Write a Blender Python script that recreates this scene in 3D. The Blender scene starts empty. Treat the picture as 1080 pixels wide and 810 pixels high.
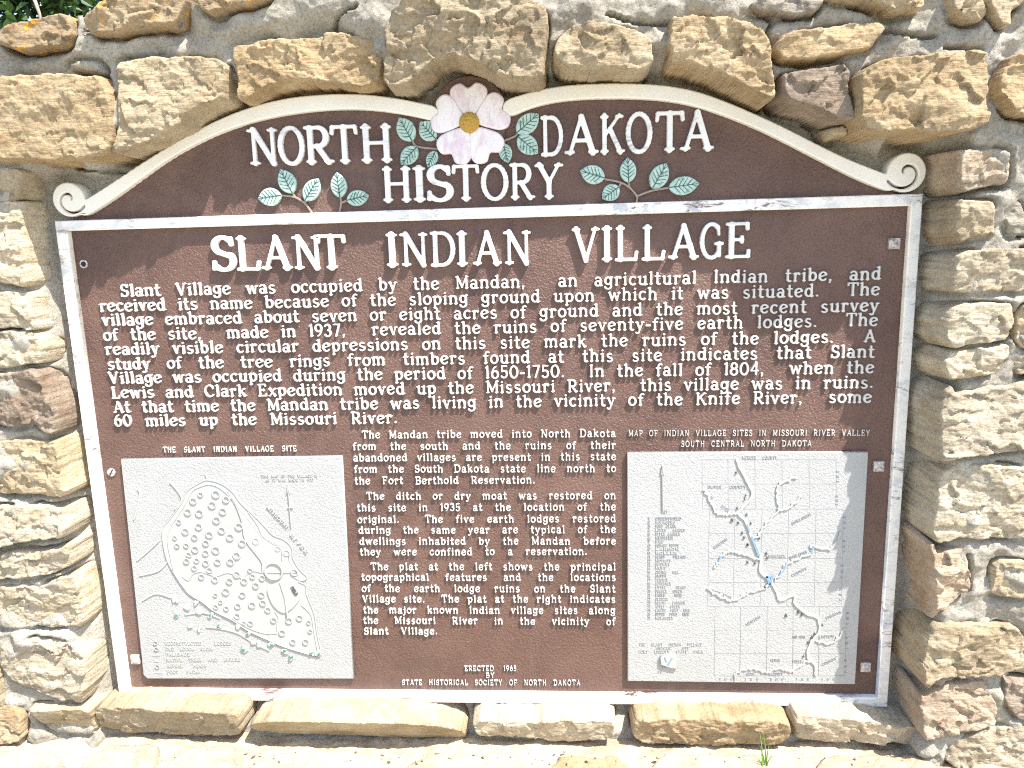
import bpy, math, random
import numpy as np
from mathutils import Matrix, Vector

# ------------------------------------------------------------------ camera
sc = bpy.context.scene
COL = sc.collection
CAM = np.array([0.11395, -1.05431, 0.70226])
FWD = np.array([-0.06255, 0.98112, -0.18299]); FWD /= np.linalg.norm(FWD)
RGT = np.array([0.99790, 0.05840, -0.02798]); RGT -= FWD * (RGT @ FWD); RGT /= np.linalg.norm(RGT)
UPV = np.cross(RGT, FWD)
FOC = 792.0
cd = bpy.data.cameras.new('camera'); cam = bpy.data.objects.new('camera', cd); COL.objects.link(cam)
cd.sensor_width = 36; cd.lens = FOC / 1080 * 36; cd.clip_start = 0.01; cd.clip_end = 500
cam.matrix_world = Matrix(((RGT[0], UPV[0], -FWD[0], CAM[0]), (RGT[1], UPV[1], -FWD[1], CAM[1]),
                           (RGT[2], UPV[2], -FWD[2], CAM[2]), (0, 0, 0, 1)))
sc.camera = cam

# ------------------------------------------------------------------ light
SUN_D = Vector((-0.42, 0.31, -0.85)).normalized()      # travel direction of the sunlight
w = bpy.data.worlds.new('World'); sc.world = w; w.use_nodes = True
nt = w.node_tree; bg = nt.nodes['Background']
sky = nt.nodes.new('ShaderNodeTexSky'); sky.sky_type = 'NISHITA'; sky.sun_disc = False
sky.sun_elevation = math.asin(-SUN_D.z)
sky.sun_rotation = math.atan2(-SUN_D.x, -SUN_D.y)
sky.air_density = 1.0; sky.dust_density = 1.5; sky.ozone_density = 1.0
nt.links.new(sky.outputs[0], bg.inputs[0]); bg.inputs[1].default_value = 0.12
sl = bpy.data.lights.new('sun', 'SUN'); sl.energy = 3.9; sl.angle = math.radians(0.5); sl.color = (1.0, 0.955, 0.89)
so = bpy.data.objects.new('sun', sl); COL.objects.link(so)
so.rotation_euler = SUN_D.to_track_quat('-Z', 'Y').to_euler(); so.location = (1.5, -1.5, 4)
vs = sc.view_settings; vs.view_transform = 'Standard'; vs.look = 'None'; vs.gamma = 1; vs.use_curve_mapping = False
vs.exposure = 1.6
sc.render.filter_size = 1.1; sc.cycles.filter_width = 1.1; sc.cycles.use_denoising = False

random.seed(5); RNG = np.random.default_rng(11)

# ------------------------------------------------------------------ helpers
def P(px, py, y=0.0):
    """point of the photograph on the vertical plane at depth y"""
    d = FWD + RGT * ((px - 540) / FOC) - UPV * ((py - 405) / FOC)
    t = (y - CAM[1]) / d[1]
    return CAM + d * t
def PZ(px, py, z):
    d = FWD + RGT * ((px - 540) / FOC) - UPV * ((py - 405) / FOC)
    return CAM + d * ((z - CAM[2]) / d[2])
def PT(px, py, y):
    q = P(px, py, y); return (q[0], q[2])
PXM = P(541, 480, 0)[0] - P(540, 480, 0)[0]            # metres per photo pixel on the sign

def empty(name, loc, label=None, cat=None, group=None):
    o = bpy.data.objects.new(name, None); COL.objects.link(o); o.location = loc; o.empty_display_size = .05
    tag(o, label, cat, group); return o
def tag(o, label=None, cat=None, group=None, kind=None):
    if label: o['label'] = label
    if cat: o['category'] = cat
    if group: o['group'] = group
    if kind: o['kind'] = kind
def link(name, me, mat, parent=None, loc=None):
    o = bpy.data.objects.new(name, me); COL.objects.link(o)
    if mat and not me.materials: me.materials.append(mat)
    if loc is not None: o.location = loc
    if parent:
        o.parent = parent; o.matrix_parent_inverse = Matrix.Translation(parent_world(parent)).inverted()
    return o
def parent_world(p):
    v = Vector((0, 0, 0))
    while p: v += Vector(p.location) + (p.matrix_parent_inverse.translation if p.parent else Vector()); p = p.parent
    return v
def npmesh(name, V, F, smooth=True):
    me = bpy.data.meshes.new(name); n = len(V); F = np.asarray(F, np.int32); m, k = F.shape
    me.vertices.add(n); me.vertices.foreach_set('co', np.asarray(V, np.float32).ravel())
    me.loops.add(m * k); me.loops.foreach_set('vertex_index', F.ravel())
    me.polygons.add(m); me.polygons.foreach_set('loop_start', np.arange(0, m * k, k, dtype=np.int32))
    try: me.polygons.foreach_set('loop_total', np.full(m, k, np.int32))
    except Exception: pass
    me.update(calc_edges=True); me.validate()
    me.polygons.foreach_set('use_smooth', np.full(len(me.polygons), smooth, bool))
    return me

# noise ----------------------------------------------------------------
def _h(ix, iy, s):
    n = (ix.astype(np.int64) * 374761393 + iy.astype(np.int64) * 668265263 + s * 1442695041) & 0xffffffff
    n = ((n ^ (n >> 13)) * 1274126177) & 0xffffffff
    return (n ^ (n >> 16)) & 0xffffffff
def perlin(x, y, s=0):
    ix, iy = np.floor(x), np.floor(y); fx, fy = x - ix, y - iy
    u, v = fx * fx * fx * (fx * (fx * 6 - 15) + 10), fy * fy * fy * (fy * (fy * 6 - 15) + 10)
    def g(dx, dy):
        a = _h(ix + dx, iy + dy, s) / 4294967296 * 2 * np.pi
        return np.cos(a) * (fx - dx) + np.sin(a) * (fy - dy)
    a, b, c, d = g(0, 0), g(1, 0), g(0, 1), g(1, 1)
    return ((a * (1 - u) + b * u) * (1 - v) + (c * (1 - u) + d * u) * v) * 1.5
def fbm(x, y, s=0, o=4, gain=.5):
    r = 0; a = 1
    for k in range(o): r = r + a * perlin(x * 2 ** k, y * 2 ** k, s + k * 17); a *= gain
    return r
def sstep(a, b, x):
    t = np.clip((x - a) / (b - a), 0, 1); return t * t * (3 - 2 * t)
def poly_sdf(X, Z, poly):
    """signed distance, positive inside"""
    p = np.asarray(poly, float); d2 = np.full(X.shape, 1e9); ins = np.zeros(X.shape, bool)
    for a, b in zip(p, np.roll(p, -1, 0)):
        ex, ez = b - a; L = ex * ex + ez * ez + 1e-18
        t = np.clip(((X - a[0]) * ex + (Z - a[1]) * ez) / L, 0, 1)
        d2 = np.minimum(d2, (X - a[0] - t * ex) ** 2 + (Z - a[1] - t * ez) ** 2)
        if abs(ez) > 1e-12:
            c = ((a[1] > Z) != (b[1] > Z)) & (X < ex * (Z - a[1]) / ez + a[0]); ins ^= c
    d = np.sqrt(d2); return np.where(ins, d, -d)
def line_dist(X, Z, pts):
    d = np.full(X.shape, 1e9)
    for a, b in zip(pts[:-1], pts[1:]):
        ex, ez = b[0] - a[0], b[1] - a[1]; L = ex * ex + ez * ez + 1e-18
        t = np.clip(((X - a[0]) * ex + (Z - a[1]) * ez) / L, 0, 1)
        d = np.minimum(d, np.hypot(X - a[0] - t * ex, Z - a[1] - t * ez))
    return d
def catmull(pts, n=8, closed=False):
    p = [np.asarray(q, float) for q in pts]; out = []; N = len(p)
    for i in range(N if closed else N - 1):
        a = p[(i - 1) % N] if closed or i > 0 else p[i]; b = p[i]; c = p[(i + 1) % N]
        d = p[(i + 2) % N] if closed or i + 2 < N else c
        for k in range(n):
            t = k / n
            out.append(.5 * ((2 * b) + (c - a) * t + (2 * a - 5 * b + 4 * c - d) * t * t + (3 * b - a - 3 * c + d) * t ** 3))
    if not closed: out.append(p[-1])
    return out
def chaikin(pts, it=1, q=.22):
    p = [np.asarray(a, float) for a in pts]
    for _ in range(it):
        o = []
        for a, b in zip(p, p[1:] + p[:1]): o += [a * (1 - q) + b * q, a * q + b * (1 - q)]
        p = o
    return p

# contours of a sampled field (inside: value < 0) -----------------------
def contours(xs, zs, D):
    ins = D < 0; H, W = D.shape
    code = ins[:-1, :-1] * 1 + ins[:-1, 1:] * 2 + ins[1:, 1:] * 4 + ins[1:, :-1] * 8
    jj, ii = np.nonzero((code != 0) & (code != 15))
    T = {1: [(3, 0)], 2: [(0, 1)], 3: [(3, 1)], 4: [(1, 2)], 5: [(3, 2), (1, 0)], 6: [(0, 2)], 7: [(3, 2)], 8: [(2, 3)],
         9: [(2, 0)], 10: [(0, 3), (2, 1)], 11: [(2, 1)], 12: [(1, 3)], 13: [(1, 0)], 14: [(0, 3)]}
    nxt = {}
    for j, i in zip(jj.tolist(), ii.tolist()):
        e = (('h', j, i), ('v', j, i + 1), ('h', j + 1, i), ('v', j, i))
        for a, b in T[int(code[j, i])]: nxt[e[a]] = e[b]
    def pos(e):
        k, j, i = e
        if k == 'h': a, b = D[j, i], D[j, i + 1]; t = a / (a - b); return (xs[i] + t * (xs[i + 1] - xs[i]), zs[j])
        a, b = D[j, i], D[j + 1, i]; t = a / (a - b); return (xs[i], zs[j] + t * (zs[j + 1] - zs[j]))
    loops = []
    while nxt:
        s, c = nxt.popitem(); loop = [s]
        while c != s and c in nxt: loop.append(c); c = nxt.pop(c)
        pts = [pos(e) for e in loop]
        if len(pts) >= 4: loops.append(pts)
    return loops
# a flat relief: closed loops in the wall plane, extruded between two depths
PENDING = []
def relief(name, loops, y_front, y_back, mat, parent, bevel=0.0, label=None):
    cu = bpy.data.curves.new(name, 'CURVE'); cu.dimensions = '2D'; cu.fill_mode = 'BOTH'
    cu.extrude = (y_back - y_front) / 2 - bevel; cu.bevel_depth = bevel; cu.bevel_resolution = 1; cu.offset = -bevel
    for L in loops:
        sp = cu.splines.new('POLY'); sp.points.add(len(L) - 1); sp.use_cyclic_u = True
        c = np.zeros((len(L), 4)); c[:, :2] = np.asarray(L)[:, :2]; c[:, 3] = 1
        sp.points.foreach_set('co', c.ravel())
    tmp = bpy.data.objects.new('tmp', cu); COL.objects.link(tmp)
    o = link(name, bpy.data.meshes.new(name), mat, parent)
    if label: o['label'] = label
    PENDING.append((tmp, o, (y_front + y_back) / 2, mat)); return o
def flush():
    bpy.context.view_layer.update(); dg = bpy.context.evaluated_depsgraph_get()
    for tmp, o, yc, mat in PENDING:
        me = bpy.data.meshes.new_from_object(tmp.evaluated_get(dg)); n = len(me.vertices)
        co = np.empty(n * 3, np.float32); me.vertices.foreach_get('co', co); co = co.reshape(-1, 3)
        out = np.stack([co[:, 0], yc - co[:, 2], co[:, 1]], 1); me.vertices.foreach_set('co', out.ravel().astype(np.float32))
        me.materials.clear(); me.materials.append(mat)
        old = o.data; me.name = o.name; o.data = me; bpy.data.meshes.remove(old); me.update()
        cu = tmp.data; bpy.data.objects.remove(tmp); bpy.data.curves.remove(cu)
    PENDING.clear()
def strokes_loops(strokes, res, minus=(), k=0.0):
    """strokes: [(points, width or (w0, w1))] -> contours of their union"""
    A = np.array([q for s, _ in strokes for q in s]); m = max(np.max(wd) for _, wd in strokes)
    x0, z0 = A.min(0) - m - 2 * res; x1, z1 = A.max(0) + m + 2 * res
    xs = np.arange(x0, x1 + res, res); zs = np.arange(z0, z1 + res, res); D = np.full((len(zs), len(xs)), 1e3)
    def paint(D, strokes, neg=False):
        for pts, wd in strokes:
            n = len(pts) - 1; wa = np.interp(np.linspace(0, 1, n + 1), np.linspace(0, 1, max(2, np.size(wd))), np.ones(2) * wd if np.size(wd) < 2 else wd) / 2
            for i in range(n):
                a, b = pts[i], pts[i + 1]; r = max(wa[i], wa[i + 1]) + 4 * res
                i0 = max(0, int((min(a[0], b[0]) - r - x0) / res)); i1 = min(len(xs), int((max(a[0], b[0]) + r - x0) / res) + 2)
                j0 = max(0, int((min(a[1], b[1]) - r - z0) / res)); j1 = min(len(zs), int((max(a[1], b[1]) + r - z0) / res) + 2)
                X, Z = np.meshgrid(xs[i0:i1], zs[j0:j1]); ex, ez = b[0] - a[0], b[1] - a[1]
                t = np.clip(((X - a[0]) * ex + (Z - a[1]) * ez) / (ex * ex + ez * ez + 1e-18), 0, 1)
                d = np.hypot(X - a[0] - t * ex, Z - a[1] - t * ez) - (wa[i] + t * (wa[i + 1] - wa[i]))
                if neg: D[j0:j1, i0:i1] = np.maximum(D[j0:j1, i0:i1], -d)
                elif k:
                    o = D[j0:j1, i0:i1]; h = np.clip(.5 + .5 * (o - d) / k, 0, 1)
                    D[j0:j1, i0:i1] = np.where(o > 100, d, o * (1 - h) + d * h - k * h * (1 - h))
                else: D[j0:j1, i0:i1] = np.minimum(D[j0:j1, i0:i1], d)
    paint(D, strokes); paint(D, minus, True)
    return contours(xs, zs, D)

# ------------------------------------------------------------------ materials
def new_mat(name):
    m = bpy.data.materials.new(name); m.use_nodes = True; t = m.node_tree
    return m, t, t.nodes['Principled BSDF']
def N(t, kind, **kw):
    n = t.nodes.new(kind)
    for k, v in kw.items():
        if k.startswith('i_'):
            key = k[2:]; n.inputs[int(key) if key.isdigit() else key.replace('_', ' ')].default_value = v
        else: setattr(n, k, v)
    return n
def ramp(t, src, stops):
    r = t.nodes.new('ShaderNodeValToRGB'); e = r.color_ramp.elements
    while len(e) < len(stops): e.new(.5)
    for q, (p, c) in zip(e, stops): q.position = p; q.color = (*c, 1) if len(c) == 3 else c
    t.links.new(src, r.inputs[0]); return r.outputs[0]
def noise(t, scale, detail=6, rough=.6, vec=None, dist=0.0):
    n = N(t, 'ShaderNodeTexNoise'); n.inputs['Scale'].default_value = scale; n.inputs['Detail'].default_value = detail
    n.inputs['Roughness'].default_value = rough; n.inputs['Distortion'].default_value = dist
    if vec is not None: t.links.new(vec, n.inputs['Vector'])
    return n.outputs[0]
def mix(t, fac, a, b, mode='MIX'):
    n = N(t, 'ShaderNodeMix', data_type='RGBA', blend_type=mode)
    for s, v in ((n.inputs[0], fac), (n.inputs[6], a), (n.inputs[7], b)):
        if hasattr(v, 'links') or hasattr(v, 'is_linked'): t.links.new(v, s)
        elif isinstance(v, (int, float)): s.default_value = v
        else: s.default_value = (*v, 1) if len(v) == 3 else v
    return n.outputs[2]
def coords(t, scale=(1, 1, 1), rnd=True):
    g = N(t, 'ShaderNodeNewGeometry'); mp = N(t, 'ShaderNodeMapping'); mp.inputs['Scale'].default_value = scale
    t.links.new(g.outputs['Position'], mp.inputs['Vector']); out = mp.outputs[0]
    if rnd:
        oi = N(t, 'ShaderNodeObjectInfo'); mu = N(t, 'ShaderNodeMath', operation='MULTIPLY'); mu.inputs[1].default_value = 37
        t.links.new(oi.outputs['Random'], mu.inputs[0]); t.links.new(mu.outputs[0], mp.inputs['Location'])
    return out
def bump(t, b, h, strength, dist, prev=None):
    n = N(t, 'ShaderNodeBump'); n.inputs['Strength'].default_value = strength; n.inputs['Distance'].default_value = dist
    t.links.new(h, n.inputs['Height'])
    if prev is not None: t.links.new(prev, n.inputs['Normal'])
    t.links.new(n.outputs[0], b.inputs['Normal']); return n.outputs[0]

def stone_mat(name, c0, c1, c2, lichen=0.0, strata=.5):
    m, t, b = new_mat(name); v = coords(t); vl = coords(t, (1.2, 2, 9))
    big = noise(t, 14, 5, .6, v, .6); col = ramp(t, big, [(.3, c0), (.5, c1), (.72, c2)])
    lay = ramp(t, noise(t, 11, 6, .65, vl, .4), [(.36, (.62, .58, .55)), (.54, (1, 1, 1)), (.7, (1.0, .95, .86))])
    col = mix(t, strata, col, lay, 'MULTIPLY')
    iron = ramp(t, noise(t, 22, 7, .68, v, 1.0), [(.56, (0, 0, 0)), (.72, (1, 1, 1))])
    sm = N(t, 'ShaderNodeMath', operation='MULTIPLY'); sm.inputs[1].default_value = .5; t.links.new(iron, sm.inputs[0])
    col = mix(t, sm.outputs[0], col, (c0[0] * .95, c0[1] * .68, c0[2] * .42))
    sp = ramp(t, noise(t, 250, 6, .78, v), [(.36, (.66, .63, .60)), (.52, (1, 1, 1)), (.66, (1.14, 1.12, 1.08))])
    col = mix(t, .8, col, sp, 'MULTIPLY')
    dk = ramp(t, noise(t, 60, 6, .75, v, .5), [(.62, (1, 1, 1)), (.78, (.5, .46, .43))]); col = mix(t, .45, col, dk, 'MULTIPLY')
    sg = ramp(t, noise(t, 7, 5, .65, v, 1.2), [(.56, (0, 0, 0)), (.72, (.7, .7, .7))]); col = mix(t, sg, col, (.27, .235, .19))
    oi = N(t, 'ShaderNodeObjectInfo'); rb = ramp(t, oi.outputs['Random'], [(0, (.84, .84, .85)), (.5, (1, 1, 1)), (1, (1.10, 1.08, 1.05))]); col = mix(t, 1, col, rb, 'MULTIPLY')
    if lichen:
        lf = ramp(t, noise(t, 48, 5, .62, v), [(.57, (0, 0, 0)), (.61, (1, 1, 1))])
        lg = ramp(t, noise(t, 9, 2, .5, v), [(.34, (0, 0, 0)), (.5, (1, 1, 1))])
        a = N(t, 'ShaderNodeMath', operation='MULTIPLY'); t.links.new(lf, a.inputs[0]); t.links.new(lg, a.inputs[1])
        col = mix(t, a.outputs[0], col, (.62, .30, .035))
        gf = ramp(t, noise(t, 36, 5, .65, v, .3), [(.6, (0, 0, 0)), (.66, (1, 1, 1))]); col = mix(t, gf, col, (.17, .165, .155))
    t.links.new(col, b.inputs['Base Color']); b.inputs['Roughness'].default_value = .93
    b.inputs['Specular IOR Level'].default_value = .2
    n1 = bump(t, b, noise(t, 130, 8, .7, v, .3), .6, .0032)
    n2 = bump(t, b, noise(t, 30, 8, .62, vl, .5), .55, .005, n1)
    bump(t, b, noise(t, 330, 5, .75, v), .8, .0016, n2)
    return m
ST = dict(
    buff=stone_mat('buff_sandstone', (.33, .26, .165), (.44, .36, .24), (.52, .445, .315)),
    ochre=stone_mat('ochre_sandstone', (.32, .23, .13), (.41, .31, .185), (.48, .385, .25)),
    lichen=stone_mat('lichen_sandstone', (.28, .20, .115), (.36, .275, .17), (.43, .345, .23), 1.0, .3),
    cream=stone_mat('cream_sandstone', (.41, .345, .24), (.50, .435, .32), (.57, .51, .39), 0, .6),
    mauve=stone_mat('mauve_sandstone', (.19, .14, .105), (.29, .235, .18), (.40, .335, .26), 0, .55),
    rose=stone_mat('rose_sandstone', (.34, .26, .18), (.42, .335, .245), (.48, .405, .31), 0, .4),
    grey=stone_mat('grey_sandstone', (.28, .25, .20), (.36, .325, .265), (.43, .39, .325), 0, .4))
def mortar_mat():
    m, t, b = new_mat('grey_mortar'); v = coords(t, rnd=False)
    col = ramp(t, noise(t, 9, 5, .6, v, .4), [(.3, (.29, .265, .22)), (.5, (.36, .335, .28)), (.7, (.43, .405, .35))])
    gr = ramp(t, noise(t, 270, 6, .8, v), [(.36, (.50, .48, .46)), (.5, (1, 1, 1)), (.64, (1.18, 1.16, 1.13))])
    col = mix(t, .8, col, gr, 'MULTIPLY')
    st = ramp(t, noise(t, 26, 6, .7, v, .8), [(.58, (1, 1, 1)), (.75, (.66, .60, .52))]); col = mix(t, .7, col, st, 'MULTIPLY')
    t.links.new(col, b.inputs['Base Color']); b.inputs['Roughness'].default_value = .95; b.inputs['Specular IOR Level'].default_value = .15
    n1 = bump(t, b, noise(t, 60, 8, .65, v), .6, .003); bump(t, b, noise(t, 210, 5, .8, v), .9, .0026, n1)
    return m
MORTAR = mortar_mat()
def brown_mat():
    m, t, b = new_mat('brown_enamel'); v = coords(t, rnd=False)
    col = ramp(t, noise(t, 8, 6, .65, v, .5), [(.3, (.100, .053, .039)), (.5, (.128, .069, .052)), (.72, (.162, .092, .070))])
    du = ramp(t, noise(t, 30, 6, .7, v, 1.0), [(.62, (0, 0, 0)), (.8, (.55, .55, .55))]); col = mix(t, du, col, (.115, .09, .078))
    dk = ramp(t, noise(t, 5.5, 5, .7, v, 1.2), [(.52, (1, 1, 1)), (.70, (.66, .66, .70))]); col = mix(t, .9, col, dk, 'MULTIPLY')
    vz = coords(t, (1, 1, .12), False)
    rs_ = ramp(t, noise(t, 26, 6, .7, vz, .3), [(.55, (0, 0, 0)), (.75, (.45, .45, .45))]); col = mix(t, rs_, col, (.17, .11, .09))
    sc_ = ramp(t, noise(t, 110, 8, .8, v, .8), [(.66, (0, 0, 0)), (.70, (.8, .8, .8))]); col = mix(t, sc_, col, (.22, .16, .14))
    t.links.new(col, b.inputs['Base Color']); b.inputs['Roughness'].default_value = .42; b.inputs['Specular IOR Level'].default_value = .5
    n1 = bump(t, b, noise(t, 330, 3, .6, v, .4), .85, .0030); bump(t, b, noise(t, 70, 4, .6, v), .15, .003, n1)
    return m
BROWN = brown_mat()
def white_mat(name, wear=0.0, col=(.80, .78, .73), bs=160, bd=.0012, bst=.25):
    m, t, b = new_mat(name); v = coords(t, rnd=False); c = col
    c = ramp(t, noise(t, 18, 6, .7, v), [(.35, tuple(q * .93 for q in col)), (.6, col)])
    if wear:
        vs_ = coords(t, (1, 1, 1), False)
        bl = ramp(t, noise(t, 34, 8, .72, vs_, .6), [(.49, (0, 0, 0)), (.57, (1, 1, 1))])
        gate = ramp(t, noise(t, 7, 3, .6, vs_, .3), [(.41, (0, 0, 0)), (.62, (1, 1, 1))])
        a = N(t, 'ShaderNodeMath', operation='MULTIPLY'); t.links.new(bl, a.inputs[0]); t.links.new(gate, a.inputs[1])
        a2 = N(t, 'ShaderNodeMath', operation='MULTIPLY'); a2.inputs[1].default_value = wear; t.links.new(a.outputs[0], a2.inputs[0])
        c = mix(t, a2.outputs[0], c, (.40, .43, .50))
        br = ramp(t, noise(t, 60, 9, .78, coords(t, (.35, 1, 1.3), False), .4), [(.545, (0, 0, 0)), (.59, (1, 1, 1))])
        g2 = N(t, 'ShaderNodeMath', operation='MULTIPLY'); t.links.new(mix(t, 1 - min(1, wear * 1.3), br, (0, 0, 0)), g2.inputs[0]); t.links.new(gate, g2.inputs[1])
        c = mix(t, g2.outputs[0], c, (.14, .085, .07))
    t.links.new(c, b.inputs['Base Color']); b.inputs['Roughness'].default_value = .5
    n1 = bump(t, b, noise(t, bs, 4, .6, v), bst, bd)
    return m
WHITE = white_mat('white_letter_paint', .35, (.86, .855, .83))
TEXTW = white_mat('weathered_letter_paint', .3, (.60, .585, .545))
TRIM = white_mat('worn_cream_paint', .8, (.86, .835, .77))
SCROLL = white_mat('cream_paint', .0, (.86, .825, .74))
MAPW = white_mat('pebbled_white_paint', 0, (.40, .405, .395), 420, .0022, .8)
MAPS = white_mat('smooth_white_paint', 0, (.405, .41, .39), 300, .0006, .2)
def plain(name, c, rough=.5, metal=0.0, nz=0.0, ns=200, bd=.001, var=.15):
    m, t, b = new_mat(name); v = coords(t, rnd=False)
    cc = ramp(t, noise(t, ns, 5, .65, v), [(.3, tuple(q * (1 - var) for q in c)), (.7, tuple(min(1, q * (1 + var)) for q in c))])
    t.links.new(cc, b.inputs['Base Color']); b.inputs['Roughness'].default_value = rough; b.inputs['Metallic'].default_value = metal
    if nz: bump(t, b, noise(t, ns, 4, .6, v), nz, bd)
    return m
def petal_mat():
    m, t, b = new_mat('pink_petal_paint'); v = coords(t, rnd=True); vp = coords(t, (1, 1, .45))
    f = ramp(t, noise(t, 60, 9, .8, vp, .5), [(.40, (0, 0, 0)), (.55, (1, 1, 1))])
    c = mix(t, f, (.70, .57, .62), (.84, .80, .81)); t.links.new(c, b.inputs['Base Color']); b.inputs['Roughness'].default_value = .5
    bump(t, b, noise(t, 160, 5, .7, v), .3, .001); return m
PETAL = petal_mat()
PETAL_EDGE = plain('cream_petal_edge', (.72, .67, .58))
GOLD = plain('gold_paint', (.50, .30, .045), .45, 0, .9, 520, .0022, .35)
def leaf_paint():
    m, t, b = new_mat('mint_leaf_paint'); v = coords(t, rnd=True)
    f = ramp(t, noise(t, 160, 7, .75, v, 1.2), [(.43, (.47, .62, .55)), (.55, (.36, .52, .45)), (.66, (.07, .13, .105))])
    t.links.new(f, b.inputs['Base Color']); b.inputs['Roughness'].default_value = .5
    bump(t, b, noise(t, 200, 5, .7, v), .4, .0012); return m
LEAFP = leaf_paint()
VEIN = plain('dark_green_vein', (.03, .085, .065))
STEM = plain('tan_stem_paint', (.30, .24, .19))
BOLT = plain('chipped_bolt_paint', (.46, .41, .38), .5, .1, .5, 260, .001, .75)
DARK = plain('dark_hole', (.02, .018, .016), .9)
BLUE = plain('pale_blue_paint', (.17, .30, .46), .5)
GREENP = plain('green_shrub_paint', (.07, .22, .16), .5, 0, 0, 300, .001, .4)
INK = plain('dark_marker_paint', (.07, .07, .075), .6)
GREY_LINE_SHADE = plain('grey_line_and_letter_shade', (.31, .315, .33), .6)  # grey of grid lines; on raised white map lettering it stands in for shadow

# ------------------------------------------------------------------ ground
def ground_mat():
    m, t, b = new_mat('dry_grass_ground'); v = coords(t, rnd=False)
    c = ramp(t, noise(t, 3, 8, .7, v), [(.3, (.13, .125, .06)), (.5, (.24, .21, .13)), (.7, (.33, .29, .20))])
    t.links.new(c, b.inputs['Base Color']); b.inputs['Roughness'].default_value = .95; bump(t, b, noise(t, 40, 6, .7, v), .6, .02); return m
GZ = -0.92
g = link('ground', npmesh('ground', [(-200, -200, GZ), (200, -200, GZ), (200, 200, GZ), (-200, 200, GZ)], [[0, 1, 2, 3]]), ground_mat())
tag(g, kind='structure')
pm = plain('pale_concrete_path', (.40, .385, .35), .9, 0, .4, 60, .004)
pth = link('path', npmesh('path', [(-6, -3.2, GZ + .004), (6, -3.2, GZ + .004), (6, -.5, GZ + .004), (-6, -.5, GZ + .004)], [[0, 1, 2, 3]]), pm)
tag(pth, kind='structure')

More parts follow.
